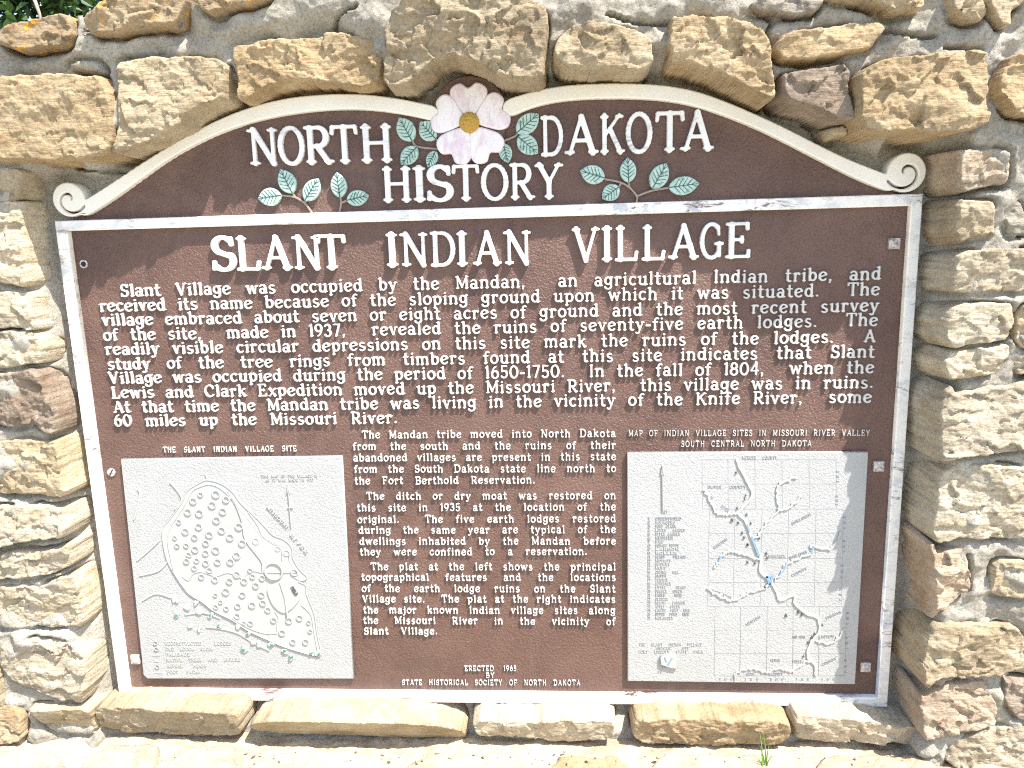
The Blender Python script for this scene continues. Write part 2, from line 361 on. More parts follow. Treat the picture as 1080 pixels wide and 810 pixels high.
# ------------------------------------------------------------------ stone wall
ARCH_OUT = [(88,213),(110,200),(143,177),(187,150),(233,125),(277,110),(313,102.7),(360,99.5),(400,101.7),(437,108),(460,114)]
SIGN_PX = [(57,233),(56,205),(72,194),(88,200)] + ARCH_OUT[1:] + [(466,100),(480,88),(496,84),(512,88),(528,102),(553,99),(587,91.7),(627,88.7),(677,88.7),(720,93),(753,103),(787,117),(823,133),(860,152),(900,172),(937,185),(945,166),(958,162),(972,170),(974,204),(936,746),(126,738)]
SIGN = np.array([PT(a, b, 0) for a, b in SIGN_PX])
wall = empty('stone_wall', (0, .1, GZ), 'rubble wall of buff sandstone blocks in grey mortar, framing the brown marker', 'wall')
NB = .008            # depth at which the outlines beside the recess were taken
STONES = []          # polygons in wall plane, for the mortar
def stone(poly, front, style, ymap=None, edge=(.002, .0048), base=None, rough=1.0, res=.0017, px=True, seed=None, tilt=None, name='stone', label=None, nearfix=True):
    ymap = front * .55 if ymap is None else ymap
    if px:
        pa = np.array(poly, float); ds = -poly_sdf(pa[:, 0], pa[:, 1], SIGN_PX); k_ = sstep(4, 42, ds) if nearfix else np.ones(len(pa))
        w_ = [np.array(PT(a, b, nb + (ymap - nb) * f)) for (a, b), f, nb in zip(poly, k_, np.where(pa[:, 1] < 165, -.002, NB))]
    else: w_ = [np.array(q, float) for q in poly]
    w_ = chaikin(w_, 1, .12); A = np.array(w_); STONES.append(A)
    s = seed if seed is not None else len(STONES) * 7 + 3; r = np.random.default_rng(s)
    x0, z0 = A.min(0) - .008; x1, z1 = A.max(0) + .008; cx, cz = (x0 + x1) / 2, (z0 + z1) / 2
    xs = np.arange(x0, x1 + res, res); zs = np.arange(z0, z1 + res, res); X, Z = np.meshgrid(xs, zs)
    sd = poly_sdf(X, Z, A) + .0024; sdn = sd + fbm(X * 38, Z * 38, s, 4, .55) * .0022
    size = min(x1 - x0, z1 - z0)
    ew = edge[0] + (edge[1] - edge[0]) * (.5 + .6 * fbm(X * 16, Z * 16, s + 5, 2)).clip(0, 1); ew = np.minimum(ew, size * .35)
    h01 = np.clip(sdn / ew, 0, 1); h01 = np.clip(1 - (1 - h01) ** 3, 0, 1) ** .5
    # chiselled face: lowest of a handful of random planes, broken by terraces and grain
    F = np.full(X.shape, 1e9); nf = int(5 + 260 * (x1 - x0) * (z1 - z0) ** .5)
    for k in range(min(nf, 26)):
        qx, qz = r.uniform(x0, x1), r.uniform(z0, z1); gx, gz = r.normal(0, .16), r.normal(0, .22)
        F = np.minimum(F, (X - qx) * gx + (Z - qz) * gz + r.uniform(0, .010) + 1.1 * np.hypot(X - qx, Z - qz) * .10)
    F = F - np.percentile(F, 60)
    ns = int(min(70, max(6, (x1 - x0) * (z1 - z0) / .00045))); wx0 = X + .010 * fbm(X * 22, Z * 22, s + 80, 4, .6); wz0 = Z + .010 * fbm(X * 22, Z * 22, s + 90, 4, .6)
    F2 = np.zeros(X.shape); dm = np.full(X.shape, 1e9)
    for k in range(ns):
        qx, qz = r.uniform(x0, x1), r.uniform(z0, z1); o_ = r.normal(0, .0017); gx, gz = r.normal(0, .12), r.normal(0, .17)
        d_ = np.hypot((wx0 - qx) * .8, (wz0 - qz) * 1.25); b_ = d_ < dm; dm = np.where(b_, d_, dm); F2 = np.where(b_, o_ + (wx0 - qx) * gx + (wz0 - qz) * gz, F2)
    wx = X + .012 * fbm(X * 14, Z * 14, s + 40, 3); wz = Z + .012 * fbm(X * 14, Z * 14, s + 60, 3)
    n1 = fbm(wx * 22, wz * 27, s + 9, 5, .55)
    ter = fbm(wx * 8, wz * 30, s + 21, 4, .5); q = ter * 2.6; ter = (np.floor(q) + sstep(.68, 1.0, q - np.floor(q))) / 2.6
    rid = 1 - np.abs(fbm(wx * 24, wz * 30, s + 33, 4, .55)) * 1.6
    rock = F * .22 + F2 * .80 + n1 * .0013 + ter * .0017 + rid * .0012 - .001 + fbm(X * 75, Z * 95, s + 71, 4, .62) * .0008
    tl = tilt if tilt else (r.normal(0, .035), r.normal(0, .055))
    rock = rock * rough + (X - cx) * tl[0] + (Z - cz) * tl[1]
    bs = (front * .3 if base is None else base)
    back = .035
    y = back + (front - back) * h01 - rock * h01
    y = np.where(sdn < 0, back, y)
    keep = sdn > -res * 1.5; kc = keep[:-1, :-1] | keep[1:, :-1] | keep[:-1, 1:] | keep[1:, 1:]
    return grid_obj(name, X, y, Z, kc, ST[style], wall, label)
def grid_obj(name, X, Y, Z, kc, mat, parent, label=None, smooth=True):
    H, W = X.shape; idx = np.full((H, W), -1); used = np.zeros((H, W), bool)
    used[:-1, :-1] |= kc; used[1:, :-1] |= kc; used[:-1, 1:] |= kc; used[1:, 1:] |= kc
    idx[used] = np.arange(used.sum()); V = np.stack([X[used], Y[used], Z[used]], 1)
    j, i = np.nonzero(kc); Fq = np.stack([idx[j, i], idx[j, i + 1], idx[j + 1, i + 1], idx[j + 1, i]], 1)
    c = V.mean(0); me = npmesh(name, V - c, Fq, smooth); o = link(name, me, mat, parent, Vector(c))
    if label: o['label'] = label
    return o
T, L_, R_ = -.058, -.040, -.066
# upper courses
stone([(4,38),(22,32),(44,27),(62,22),(77,18),(82,21),(86,28),(86,44),(82,49),(71,53),(58,54.5),(47,57),(31,58),(22,54),(11,50),(5.5,44)], -.062, 'lichen', label='ochre coping stone spotted with orange lichen')
stone([(100,25),(113,13),(140,-2),(170,-8),(207,-6),(204,15),(195,30),(167,33),(147,35),(127,41),(107,40),(101,32)], -.066, 'lichen', label='coping stone thick with orange and grey lichen')
stone([(218,-4),(293,-4),(290,2),(267,9),(247,14),(230,18),(222,15),(218,7)], -.06, 'lichen')
stone([(-12,92),(33,84),(83,82),(117,84),(123,97),(130,123),(137,157),(137,167),(110,170),(73,173),(33,170),(-12,171)], -.062, 'ochre', rough=.7, tilt=(0, .02))
stone([(134,70),(157,66),(187,63),(233,65),(245,72),(250,100),(251,111),(233,117),(217,127),(207,137),(180,151),(150,163),(138,163),(138,140),(136,100)], -.056, 'buff')
stone([(253,55),(283,47),(320,45),(360,38),(380,41),(397,43),(406,47),(405,70),(403,93),(387,97),(360,93),(333,90),(300,93),(273,108),(263,110),(260,87),(255,67)], -.042, 'ochre')
stone([(410,33),(420,17),(437,3),(460,0),(500,1),(533,4),(550,8),(570,13),(577,20),(576,50),(573,93),(547,95),(527,90),(507,77),(483,68),(463,72),(450,83),(437,97),(420,100),(413,93),(411,67)], -.078, 'buff', rough=1.15, label='large central buff stone cut to an arch above the flower')
stone([(587,53),(600,37),(620,30),(647,32),(670,37),(682,43),(685,73),(677,82),(650,83),(620,83),(593,80),(585,70)], -.068, 'buff')
stone([(703,72),(703,50),(705,25),(720,23),(763,25),(787,32),(800,40),(807,53),(808,87),(807,110),(800,113),(780,103),(753,88),(720,75)], -.066, 'ochre')
stone([(812,57),(820,42),(853,37),(887,32),(917,30),(923,37),(910,55),(880,63),(847,68),(820,67)], -.064, 'ochre', rough=.6)
stone([(815,107),(820,83),(847,78),(880,73),(887,80),(887,100),(892,130),(873,132),(853,123),(820,115)], -.066, 'mauve')
stone([(897,80),(927,68),(973,62),(1023,58),(1027,77),(1025,100),(1027,133),(1007,140),(973,147),(947,145),(920,143),(897,143),(895,127)], -.085, 'ochre', rough=1.1)
stone([(867,137),(890,132),(890,145),(870,148)], -.03, 'buff', edge=(.004, .008))
stone([(1043,83),(1053,63),(1080,58),(1110,58),(1112,127),(1073,125),(1053,123),(1040,103)], -.08, 'ochre')
stone([(988,7),(993,-6),(1022,-6),(1025,28),(1013,28),(993,22)], -.07, 'buff')
stone([(1027,12),(1032,-6),(1063,-6),(1065,10),(1053,17),(1050,33),(1040,30)], -.072, 'buff')
stone([(867,3),(877,-6),(967,-6),(963,15),(933,17),(907,10)], -.068, 'buff')
stone([(785,12),(800,2),(830,-6),(863,-6),(860,10),(853,20),(830,20),(800,18)], -.06, 'grey')
stone([(82,72),(95,66),(113,67),(121,78),(118,83),(100,80),(84,78)], -.036, 'grey', edge=(.004, .008))
stone([(173,57),(193,50),(233,56),(240,63),(200,63),(175,62)], -.036, 'grey', edge=(.004, .008))
# right of the marker
R = [([(984.6,171),(985.5,164),(995,163),(1010,161.5),(1043,159),(1051,163),(1050,187),(1047,197),(1032,197),(1017,201),(998.5,204),(985.5,200)], 'rose', R_),
 ([(980,220),(991,214),(1010,213),(1034.6,212),(1035.5,222.6),(1036.5,241),(1034,248.5),(1017,250),(1008,253),(996,259),(984,254),(980,241)], 'buff', R_),
 ([(1048,216),(1062,212),(1068,225),(1071,248),(1052,249),(1046,235)], 'grey', -.060),
 ([(975,285),(985,270),(1010,265),(1060,262),(1110,262),(1110,308),(1040,305),(1000,308),(980,303)], 'cream', R_),
 ([(970,333),(987,323),(1010,318),(1053,318),(1055,337),(1050,355),(1020,360),(987,362),(973,350)], 'cream', R_),
 ([(968,373),(980,365),(1010,367),(1050,360),(1048,373),(1040,387),(1020,393),(987,395),(975,388)], 'cream', R_),
 ([(1060,330),(1067,320),(1110,318),(1112,367),(1067,365),(1058,353)], 'buff', -.066),
 ([(1057,380),(1067,370),(1110,368),(1110,393),(1063,392)], 'buff', -.064),
 ([(963,413),(970,402),(987,400),(997,412),(1020,407),(1053,402),(1110,397),(1110,467),(1053,470),(1020,473),(987,475),(963,473),(965,450)], 'cream', R_ - .006),
 ([(960,535),(975,487),(1010,483),(1110,490),(1110,560),(1040,560),(1000,558),(965,556)], 'cream', R_ - .004),
 ([(956,557),(961,555),(973,570),(1007,567),(1010,590),(1012,613),(997,623),(969,637),(964,633),(966,600),(959,568)], 'rose', R_),
 ([(1035,620),(1037,587),(1045,583),(1110,583),(1110,622)], 'buff', -.066),
 ([(949,677),(953,663),(956,653),(971,646.5),(990,647),(1027,649),(1060,653),(1067,660),(1066,690),(1047,697),(1040,700),(975,702),(960,702),(950,693)], 'buff', R_ - .004),
 ([(948,710),(952,707),(956,712),(990,712),(1027,708),(1032,718),(1041,731),(1038,751),(1027,755),(999,758.5),(962,763),(957,755),(953,736),(948,720)], 'rose', R_),
 ([(1048,727),(1052,707),(1110,703),(1110,745),(1060,745)], 'mauve', -.066),
 ([(988,787),(1003,767),(1027,757),(1110,750),(1110,803),(1037,803),(997,797)], 'cream', R_)]
for poly, st, fr in R: stone(poly, fr, st)
# left of the marker
Lf = [([(-12,182),(20,180),(36,182),(38,210),(20,213),(-12,212)], 'buff'),
 ([(-12,215),(37,213),(42,233),(44,267),(45,283),(46,297),(33,303),(17,298),(-12,293)], 'cream'),
 ([(-12,307),(20,307),(47,307),(50,327),(55,343),(40,346),(20,344),(-12,345)], 'cream'),
 ([(-12,349),(20,348),(52,348),(62,363),(57,380),(40,381),(20,385),(-12,387)], 'cream'),
 ([(-12,392),(20,391),(47,387),(60,393),(67,407),(77,427),(78,450),(63,452),(43,444),(20,448),(-12,443)], 'mauve'),
 ([(-12,463),(33,462),(77,459),(82,467),(85,487),(90,510),(80,515),(43,517),(13,519),(-12,513)], 'buff'),
 ([(-12,533),(40,530),(85,527),(92,540),(90,553),(75,560),(50,563),(20,570),(-12,572)], 'cream'),
 ([(-12,580),(40,577),(75,571),(93,562),(96,583),(80,592),(60,600),(33,606),(-12,606)], 'cream'),
 ([(-12,615),(20,614),(47,613),(67,606),(97,593),(102,613),(103,643),(100,650),(67,657),(27,657),(-12,657)], 'cream'),
 ([(7,673),(20,670),(47,668),(87,671),(107,677),(108,707),(103,725),(93,732),(67,730),(33,720),(20,713),(8,700)], 'cream'),
 ([(-14,680),(3,683),(6,720),(-14,723)], 'buff'),
 ([(-12,743),(20,740),(30,750),(32,772),(13,775),(-12,773)], 'ochre')]
for poly, st in Lf: stone(poly, L_ + random.uniform(-.006, .004), st)
# sill course under the marker: front faces traced at their own depth
KF = -.036
for poly, st, rg in [([(33,745),(97,744),(98,777),(57,776),(40,763),(33,752)], 'buff', .45),
 ([(100,745),(127,744),(200,746),(252,747),(255,753),(255,773),(240,778),(200,780),(173,780),(101,777)], 'buff', .6),
 ([(263,766),(268,758),(290,752),(360,752),(420,753),(460,760),(485,770),(490,780),(489,788),(467,789),(380,785),(300,780),(270,774)], 'buff', .25),
 ([(498,765),(507,758),(547,759),(600,758),(648,760),(649,778),(640,783),(587,787),(573,783),(547,778),(523,777),(507,780),(501,775)], 'cream', .7),
 ([(667,768),(672,758),(700,757),(760,757),(825,758),(834,764),(833,780),(823,787),(787,790),(720,789),(680,787),(670,780)], 'ochre', .8),
 ([(838,764),(843,756),(900,756),(940,764),(965,768),(980,771),(982,783),(967,789),(920,788),(880,787),(843,783)], 'cream', .8)]:
    stone(poly, KF, st, ymap=KF, edge=(.002, .005), rough=rg, tilt=(0, .20 / rg), nearfix=False)
# courses continuing past both sides of the view
def course(x0, x1, z0, z1, fr, sty, r):
    z = z0
    while z < z1 - .03:
        h = r.uniform(.05, .085); x = x0
        while x < x1 - .04:
            wd = min(r.uniform(.10, .2), x1 - x); zt = min(z + h, z1)
            if wd > .05: stone([(x, z), (x + wd - .016, z + r.uniform(-.006, .006)), (x + wd - .014, zt - .016), (x + .003, zt - .014 + r.uniform(-.005, .005))], fr, random.choice(sty), px=False, res=.004)
            x += wd
        z += h
r2 = random.Random(3)
xl = PT(-16, 400, -.02)[0]; xr = PT(1114, 400, -.045)[0]
course(xl - .30, xl - .005, -.06, .9, L_, ['buff', 'cream', 'cream', 'rose'], r2)
course(xr + .006, xr + .30, -.06, .95, R_, ['buff', 'cream', 'ochre', 'rose'], r2)

# mortar ---------------------------------------------------------------
ZL = P(550, 788, KF)[2]                                 # height of the ledge
xa, xb = xl - .31, xr + .31
rs = .0026
xs = np.arange(xa, xb, rs); zs = np.arange(ZL - .03, 1.22, rs); X, Z = np.meshgrid(xs, zs)
topx = [xa, PT(-120, 66, -.04)[0]] + [PT(a, b, -.04)[0] for a, b in [(0, 43), (30, 33), (60, 25), (82, 18), (98, 18), (113, 12), (140, 1)]]
topz = [PT(-120, 66, -.04)[1] - .05, PT(-120, 66, -.04)[1]] + [PT(a, b, -.04)[1] for a, b in [(0, 43), (30, 33), (60, 25), (82, 18), (98, 18), (113, 12), (140, 1)]]
topx += [-.3, .05, .4, xb]; topz += [1.01, 1.09, 1.09, 1.02]
ZT = np.interp(X, topx, topz) + fbm(X * 30, X * 0, 4, 3) * .003
dsg = -poly_sdf(X, Z, SIGN)                              # distance outside the marker
dst = np.full(X.shape, 1.0)                              # distance to the nearest stone
for A in STONES:
    (x0, z0), (x1, z1) = A.min(0) - .03, A.max(0) + .03
    i0, i1 = np.searchsorted(xs, [x0, x1]); j0, j1 = np.searchsorted(zs, [z0, z1])
    if i1 - i0 < 2 or j1 - j0 < 2: continue
    sub = -poly_sdf(X[j0:j1, i0:i1], Z[j0:j1, i0:i1], A); dst[j0:j1, i0:i1] = np.minimum(dst[j0:j1, i0:i1], sub)
side = sstep(.50, .66, X); upper = sstep(.76, .86, Z)
base = -.0355 - .026 * side - .0135 * upper * (1 - side) + .005 * fbm(X * 5, Z * 6, 55, 2)
bx_, bz_ = PT(330, 70, -.04); base = base + .018 * np.exp(-(((X - bx_) / .10) ** 2 + ((Z - bz_) / .05) ** 2) ** 2)
base = np.where(Z < 0.0, base * sstep(-.03, .0, Z) * 0 + np.where(np.abs(X) < .62, -.008, base), base)
near = sstep(.012, .042, dsg)
Y = .021 + (base - .021) * near
lump = fbm(X * 11, Z * 13, 77, 5, .55)
Y = Y - lump * .0055 * (.35 + near) - fbm(X * 60, Z * 70, 91, 5, .7) * .0013
smear = sstep(.03, .0, dst); Y = Y + smear * near * (.004 - .010 * fbm(X * 20, Z * 20, 12, 2))
gap = sstep(.0045, .001, np.abs(dst - .001)) * sstep(.02, .2, fbm(X * 13, Z * 13, 31, 2)); Y = Y + gap * .014
up_ = np.roll(dst, -3, 0); Y = Y + sstep(.003, -.004, up_) * sstep(-.002, .002, dst) * .007
def crack(pts, wd=.0024, dp=.016):
    global Y
    q = catmull([PT(a, b, -.03) for a, b in pts], 5); q = [(a + random.uniform(-.0012, .0012), b + random.uniform(-.0012, .0012)) for a, b in q]
    Y = Y + sstep(wd * 1.3, wd * .3, line_dist(X, Z, q)) * dp
for c_ in [[(75,383),(80,410),(84,450),(88,500),(96,545),(99,575),(105,620),(112,680)], [(98,575),(108,565)], [(106,624),(117,620)], [(113,684),(120,682)],
           [(920,30),(940,38),(960,42),(978,44)], [(985,55),(1005,56),(1022,58)], [(800,18),(810,25),(806,40),(809,58)], [(130,80),(128,70),(133,64),(150,62),(170,60)],
           [(949,575),(953,600),(958,640)], [(945,668),(950,640)], [(88,80),(82,120),(60,172)], [(100,2),(104,30),(100,40)], [(245,70),(250,90)], [(640,20),(690,28),(745,22)],
           [(60,175),(90,178),(120,180)], [(880,70),(885,80)], [(1060,100),(1075,140),(1070,200)], [(350,40),(360,20),(380,10)]]: crack(c_)
keep = (Z < ZT) & ~((dsg < -.03))
kc = keep[:-1, :-1] & keep[1:, :-1] & keep[:-1, 1:] & keep[1:, 1:]
mo = grid_obj('mortar', X, Y, Z, kc, MORTAR, wall)
# core of the wall behind the mortar: top, ends and back
tx = list(np.linspace(xa + .002, xb - .004, 160)); tz = [float(np.interp(a, topx, topz)) - .006 for a in tx]
V = []; F = []
for a, b in zip(tx, tz): V += [(a, -.02 if b < 2 else 0, b), (a, .40, b), (a, .40, GZ - .02), (a, .045, GZ - .02), (a, .045, b - .05)]
for i in range(len(tx) - 1):
    p, q = i * 5, i * 5 + 5
    F += [[p, q, q + 1, p + 1], [p + 1, q + 1, q + 2, p + 2], [p + 3, q + 3, q + 4, p + 4], [p + 4, q + 4, q, p]]
e = len(V) - 5
F += [[0, 1, 4, 4], [e, e + 4, e + 1, e + 1]]
V2 = len(V)
me = bpy.data.meshes.new('core'); me.from_pydata(V, [], [f if len(set(f)) == 4 else list(dict.fromkeys(f)) for f in F] + [[1, 2, 3, 4], [e + 4, e + 3, e + 2, e + 1]]); me.update()
link('core', me, MORTAR, wall)

# ledge at the foot of the recess ---------------------------------------
LY0, LY1 = .02, -.42
xs = np.arange(xa, xb, .004); ys = np.arange(LY1, LY0, .004); X, Yg = np.meshgrid(xs, ys)
Zg = ZL - .004 + fbm(X * 20, Yg * 20, 5, 5, .55) * .004 + fbm(X * 90, Yg * 90, 15, 3) * .0015
Zg = Zg - sstep(LY1 + .02, LY1, Yg) * .02
grid_obj('ledge_mortar', X, Yg, Zg, np.ones((len(ys) - 1, len(xs) - 1), bool), ST['cream'], wall)
def slab(poly, sty, hgt):
    A = np.array(chaikin(poly, 1, .15)); res = .003; (x0, y0), (x1, y1) = A.min(0) - .006, A.max(0) + .006
    xs = np.arange(x0, x1 + res, res); ys = np.arange(y0, y1 + res, res); X, Yy = np.meshgrid(xs, ys); s = int(abs(x0) * 1000)
    sd = poly_sdf(X, Yy, A) + fbm(X * 40, Yy * 40, s, 4) * .003; h = np.clip(sd / .007, 0, 1); h = np.sqrt(np.clip(1 - (1 - h) ** 2, 0, 1))
    ter = fbm(X * 9, Yy * 14, s + 3, 4) * 2.2; ter = np.floor(ter) + sstep(.7, 1, ter - np.floor(ter))
    Zz = ZL - .02 + (.02 + hgt) * h + h * (fbm(X * 18, Yy * 18, s + 8, 5) * .0025 + ter * .0018)
    keep = sd > -res * 1.5; kc = keep[:-1, :-1] | keep[1:, :-1] | keep[:-1, 1:] | keep[1:, 1:]
    grid_obj('ledge_stone', X, Yy, Zz, kc, ST[sty], wall)
for a, b, t0, st in [(-130, 92, 789, 'cream'), (101, 183, 786, 'cream'), (190, 262, 787, 'cream'), (268, 420, 792, 'cream'), (428, 566, 795, 'cream'),
                  (574, 668, 797, 'ochre'), (676, 838, 795, 'cream'), (846, 985, 796, 'rose'), (993, 1200, 806, 'cream')]:
    p0, p1 = PZ(a, t0, ZL), PZ(b, t0 + random.uniform(-1, 1), ZL)
    slab([(p0[0], p0[1]), (p1[0], p1[1]), (p1[0] - random.uniform(.0, .012), -.30 + random.uniform(-.03, .03)), (p0[0] + random.uniform(0, .012), -.30 + random.uniform(-.03, .03))], st, random.uniform(.003, .006))
V = [(xa, LY1, ZL - .01), (xb, LY1, ZL - .01), (xb, LY1, GZ - .02), (xa, LY1, GZ - .02), (xa, LY0 + .02, ZL - .01), (xa, LY0 + .02, GZ - .02), (xb, LY0 + .02, ZL - .01), (xb, LY0 + .02, GZ - .02)]
link('plinth', npmesh('plinth', V, [[0, 3, 2, 1], [4, 5, 3, 0], [1, 2, 7, 6]], False), MORTAR, wall)

# ------------------------------------------------------------------ lettering
GL = {}
def _g(ch, adv, s): GL[ch] = (adv, s)
_g('A', .84, 'P .42,.97 .72,0;p .42,.97 .12,0;p .24,.34 .62,.34;S .11 0;S .73 0')
_g('B', .74, 'P .17,0 .17,1;p .05,1 .42,1;p .05,0 .44,0;p .17,.53 .42,.53;A .42 .765 .19 .235 -90 90;A .44 .265 .22 .265 -90 90')
_g('C', .80, 'A .43 .5 .36 .5 48 312;p .68,.92 .70,.7')
_g('D', .84, 'P .17,0 .17,1;p .05,1 .4,1;p .05,0 .4,0;A .4 .5 .36 .5 -90 90')
_g('E', .72, 'P .17,0 .17,1;p .05,1 .60,1;p .05,0 .64,0;p .17,.52 .46,.52;p .60,1 .61,.84;p .64,0 .65,.18;p .46,.6 .46,.44')
_g('F', .68, 'P .17,0 .17,1;p .05,1 .60,1;S .17 0;p .17,.52 .46,.52;p .60,1 .61,.84;p .46,.6 .46,.44')
_g('G', .88, 'A .43 .5 .36 .5 48 318;P .72,.08 .72,.42;p .58,.42 .84,.42;p .68,.92 .70,.7')
_g('H', .88, 'P .17,0 .17,1;P .70,0 .70,1;p .17,.52 .7,.52;S .17 0;S .17 1;S .7 0;S .7 1')
_g('I', .36, 'P .18,0 .18,1;S .18 0;S .18 1')
_g('J', .5, 'P .32,1 .32,.2;a .18 .2 .14 .2 180 360;S .32 1')
_g('K', .84, 'P .17,0 .17,1;S .17 0;S .17 1;p .66,1 .18,.46;P .36,.62 .70,0;S .66 1;S .71 0')
_g('L', .70, 'P .17,0 .17,1;S .17 1;p .05,0 .62,0;p .62,0 .66,.22')
_g('M', 1.0, 'p .16,0 .16,1;P .16,1 .5,.12;p .5,.12 .84,1;P .84,1 .84,0;S .16 0;S .84 0;s .1 1;s .9 1')
_g('N', .88, 'p .17,0 .17,1;P .17,1 .71,0;p .71,0 .71,1;S .17 0;S .71 1;s .1 1')
_g('O', .86, 'A .43 .5 .36 .5 0 360')
_g('P', .72, 'P .17,0 .17,1;S .17 0;p .05,1 .4,1;p .17,.45 .4,.45;A .4 .725 .22 .275 -90 90')
_g('Q', .86, 'A .43 .5 .36 .5 0 360;P .5,.2 .78,-.1')
_g('R', .80, 'P .17,0 .17,1;S .17 0;p .05,1 .4,1;p .17,.47 .4,.47;A .4 .735 .22 .265 -90 90;P .36,.47 .66,0;S .68 0')
_g('S', .66, 'A .33 .745 .21 .245 35 235;P .21,.545 .46,.44;A .33 .265 .24 .265 55 -145;p .53,.97 .54,.76;p .09,.25 .08,.03')
_g('T', .78, 'P .39,0 .39,1;p .07,1 .71,1;p .07,1 .05,.82;p .71,1 .73,.82;S .39 0')
_g('U', .84, 'P .16,1 .16,.3;A .43 .3 .27 .3 180 360;p .70,.3 .70,1;S .16 1;S .70 1')
_g('V', .84, 'P .11,1 .42,.02;p .42,.02 .73,1;S .11 1;S .73 1')
_g('W', 1.16, 'P .1,1 .34,0;p .34,0 .58,.9;P .58,.9 .82,0;p .82,0 1.06,1;S .1 1;S 1.06 1')
_g('X', .8, 'P .12,1 .68,0;p .68,1 .12,0;S .12 1;S .68 1;S .12 0;S .68 0')
_g('Y', .8, 'P .11,1 .40,.46;p .40,.46 .69,1;P .40,.46 .40,0;S .11 1;S .69 1;S .40 0')
_g('Z', .7, 'p .1,1 .6,1;P .6,1 .1,0;p .1,0 .62,0;p .1,1 .1,.85;p .62,0 .62,.15')
_g('a', .64, 'P .48,.44 .48,.02;a .28 .45 .2 .23 0 150;A .27 .19 .18 .19 0 360;p .48,.02 .60,.02')
_g('b', .68, 'P .15,1 .15,.04;s .08 1;A .36 .34 .22 .32 0 360')
_g('c', .58, 'A .32 .34 .24 .33 48 312')
_g('d', .70, 'P .53,1 .53,0;s .46 1;s .60 0;A .31 .34 .22 .32 0 360')
_g('e', .62, 'A .32 .34 .25 .33 25 318;p .09,.29 .54,.46')
_g('f', .44, 'P .19,0 .19,.78;a .35 .78 .16 .2 50 180;p .05,.65 .36,.65;S .19 0')
_g('g', .66, 'A .29 .38 .21 .28 0 360;P .51,.66 .51,-.08;A .29 -.08 .22 .2 190 360;p .51,.66 .60,.68')
_g('h', .72, 'P .15,1 .15,0;s .08 1;S .15 0;A .36 .42 .2 .25 0 180;P .56,.42 .56,0;S .56 0')
_g('i', .33, 'P .165,.66 .165,0;s .1 .66;S .165 0;D .165 .93')
_g('j', .34, 'P .2,.66 .2,-.1;s .13 .66;a .08 -.1 .12 .16 210 360;D .2 .93')
_g('k', .70, 'P .15,1 .15,0;s .08 1;S .15 0;p .5,.66 .16,.3;P .3,.42 .55,0;s .5 .66;S .57 0')
_g('l', .33, 'P .165,1 .165,0;s .1 1;S .165 0')
_g('m', 1.06, 'P .15,.66 .15,0;s .08 .66;S .15 0;A .33 .44 .18 .22 0 180;P .51,.44 .51,0;S .51 0;A .70 .44 .19 .22 0 180;P .89,.44 .89,0;S .89 0')
_g('n', .72, 'P .15,.66 .15,0;s .08 .66;S .15 0;A .36 .43 .2 .24 0 180;P .56,.43 .56,0;S .56 0')
_g('o', .64, 'A .32 .34 .25 .33 0 360')
_g('p', .69, 'P .16,.66 .16,-.3;s .08 .66;S .16 -.3;A .37 .34 .22 .32 0 360')
_g('q', .69, 'P .53,.66 .53,-.3;S .53 -.3;A .31 .34 .22 .32 0 360')
_g('r', .54, 'P .16,.66 .16,0;s .08 .66;S .16 0;A .36 .44 .2 .22 60 180;D .44 .58')
_g('s', .56, 'a .28 .505 .17 .155 40 235;P .17,.40 .38,.27;a .27 .165 .19 .165 50 -150')
_g('t', .46, 'P .19,.92 .19,.16;A .33 .16 .14 .15 180 300;p .05,.65 .38,.65')
_g('u', .72, 'P .15,.66 .15,.22;s .08 .66;A .34 .22 .2 .2 180 360;P .55,.66 .55,0;s .48 .66;s .63 0')
_g('v', .62, 'P .1,.66 .31,.02;p .31,.02 .52,.66;S .1 .66;S .52 .66')
_g('w', .92, 'P .1,.66 .28,.02;p .28,.02 .46,.6;P .46,.6 .64,.02;p .64,.02 .82,.66;S .1 .66;S .82 .66')
_g('x', .66, 'P .12,.66 .54,0;p .54,.66 .12,0;s .12 .66;s .54 .66;s .12 0;s .54 0')
_g('y', .64, 'P .1,.66 .32,.04;p .54,.66 .24,-.2;a .14 -.18 .11 .1 200 340;S .1 .66;S .54 .66')
_g('z', .56, 'p .08,.64 .46,.64;P .46,.64 .08,.02;p .08,.02 .48,.02')
_g('0', .70, 'A .35 .5 .27 .5 0 360')
_g('1', .36, 'P .2,0 .2,1;p .2,1 .07,.9;S .2 0')
_g('2', .62, 'A .3 .72 .21 .28 165 -35;P .47,.56 .1,.03;p .1,.03 .54,.03')
_g('3', .60, 'A .28 .75 .2 .25 150 -80;A .28 .27 .23 .27 85 -150')
_g('4', .66, 'P .44,1 .44,0;p .44,1 .07,.3;p .07,.3 .6,.3')
_g('5', .60, 'p .14,1 .5,1;p .14,1 .12,.55;A .28 .3 .23 .3 125 -145')
_g('6', .64, 'A .33 .3 .23 .3 0 360;a .5 .35 .4 .65 105 180')
_g('7', .60, 'p .08,.98 .52,.98;P .52,.98 .24,0')
_g('8', .62, 'A .31 .75 .19 .25 0 360;A .31 .27 .23 .27 0 360')
_g('9', .64, 'A .31 .7 .23 .3 0 360;a .14 .65 .4 .65 -75 0')
_g('.', .26, 'D .13 .06'); _g(',', .26, 'D .13 .06;p .15,.04 .10,-.14'); _g('-', .42, 'P .08,.38 .34,.38')
CACHE = {}
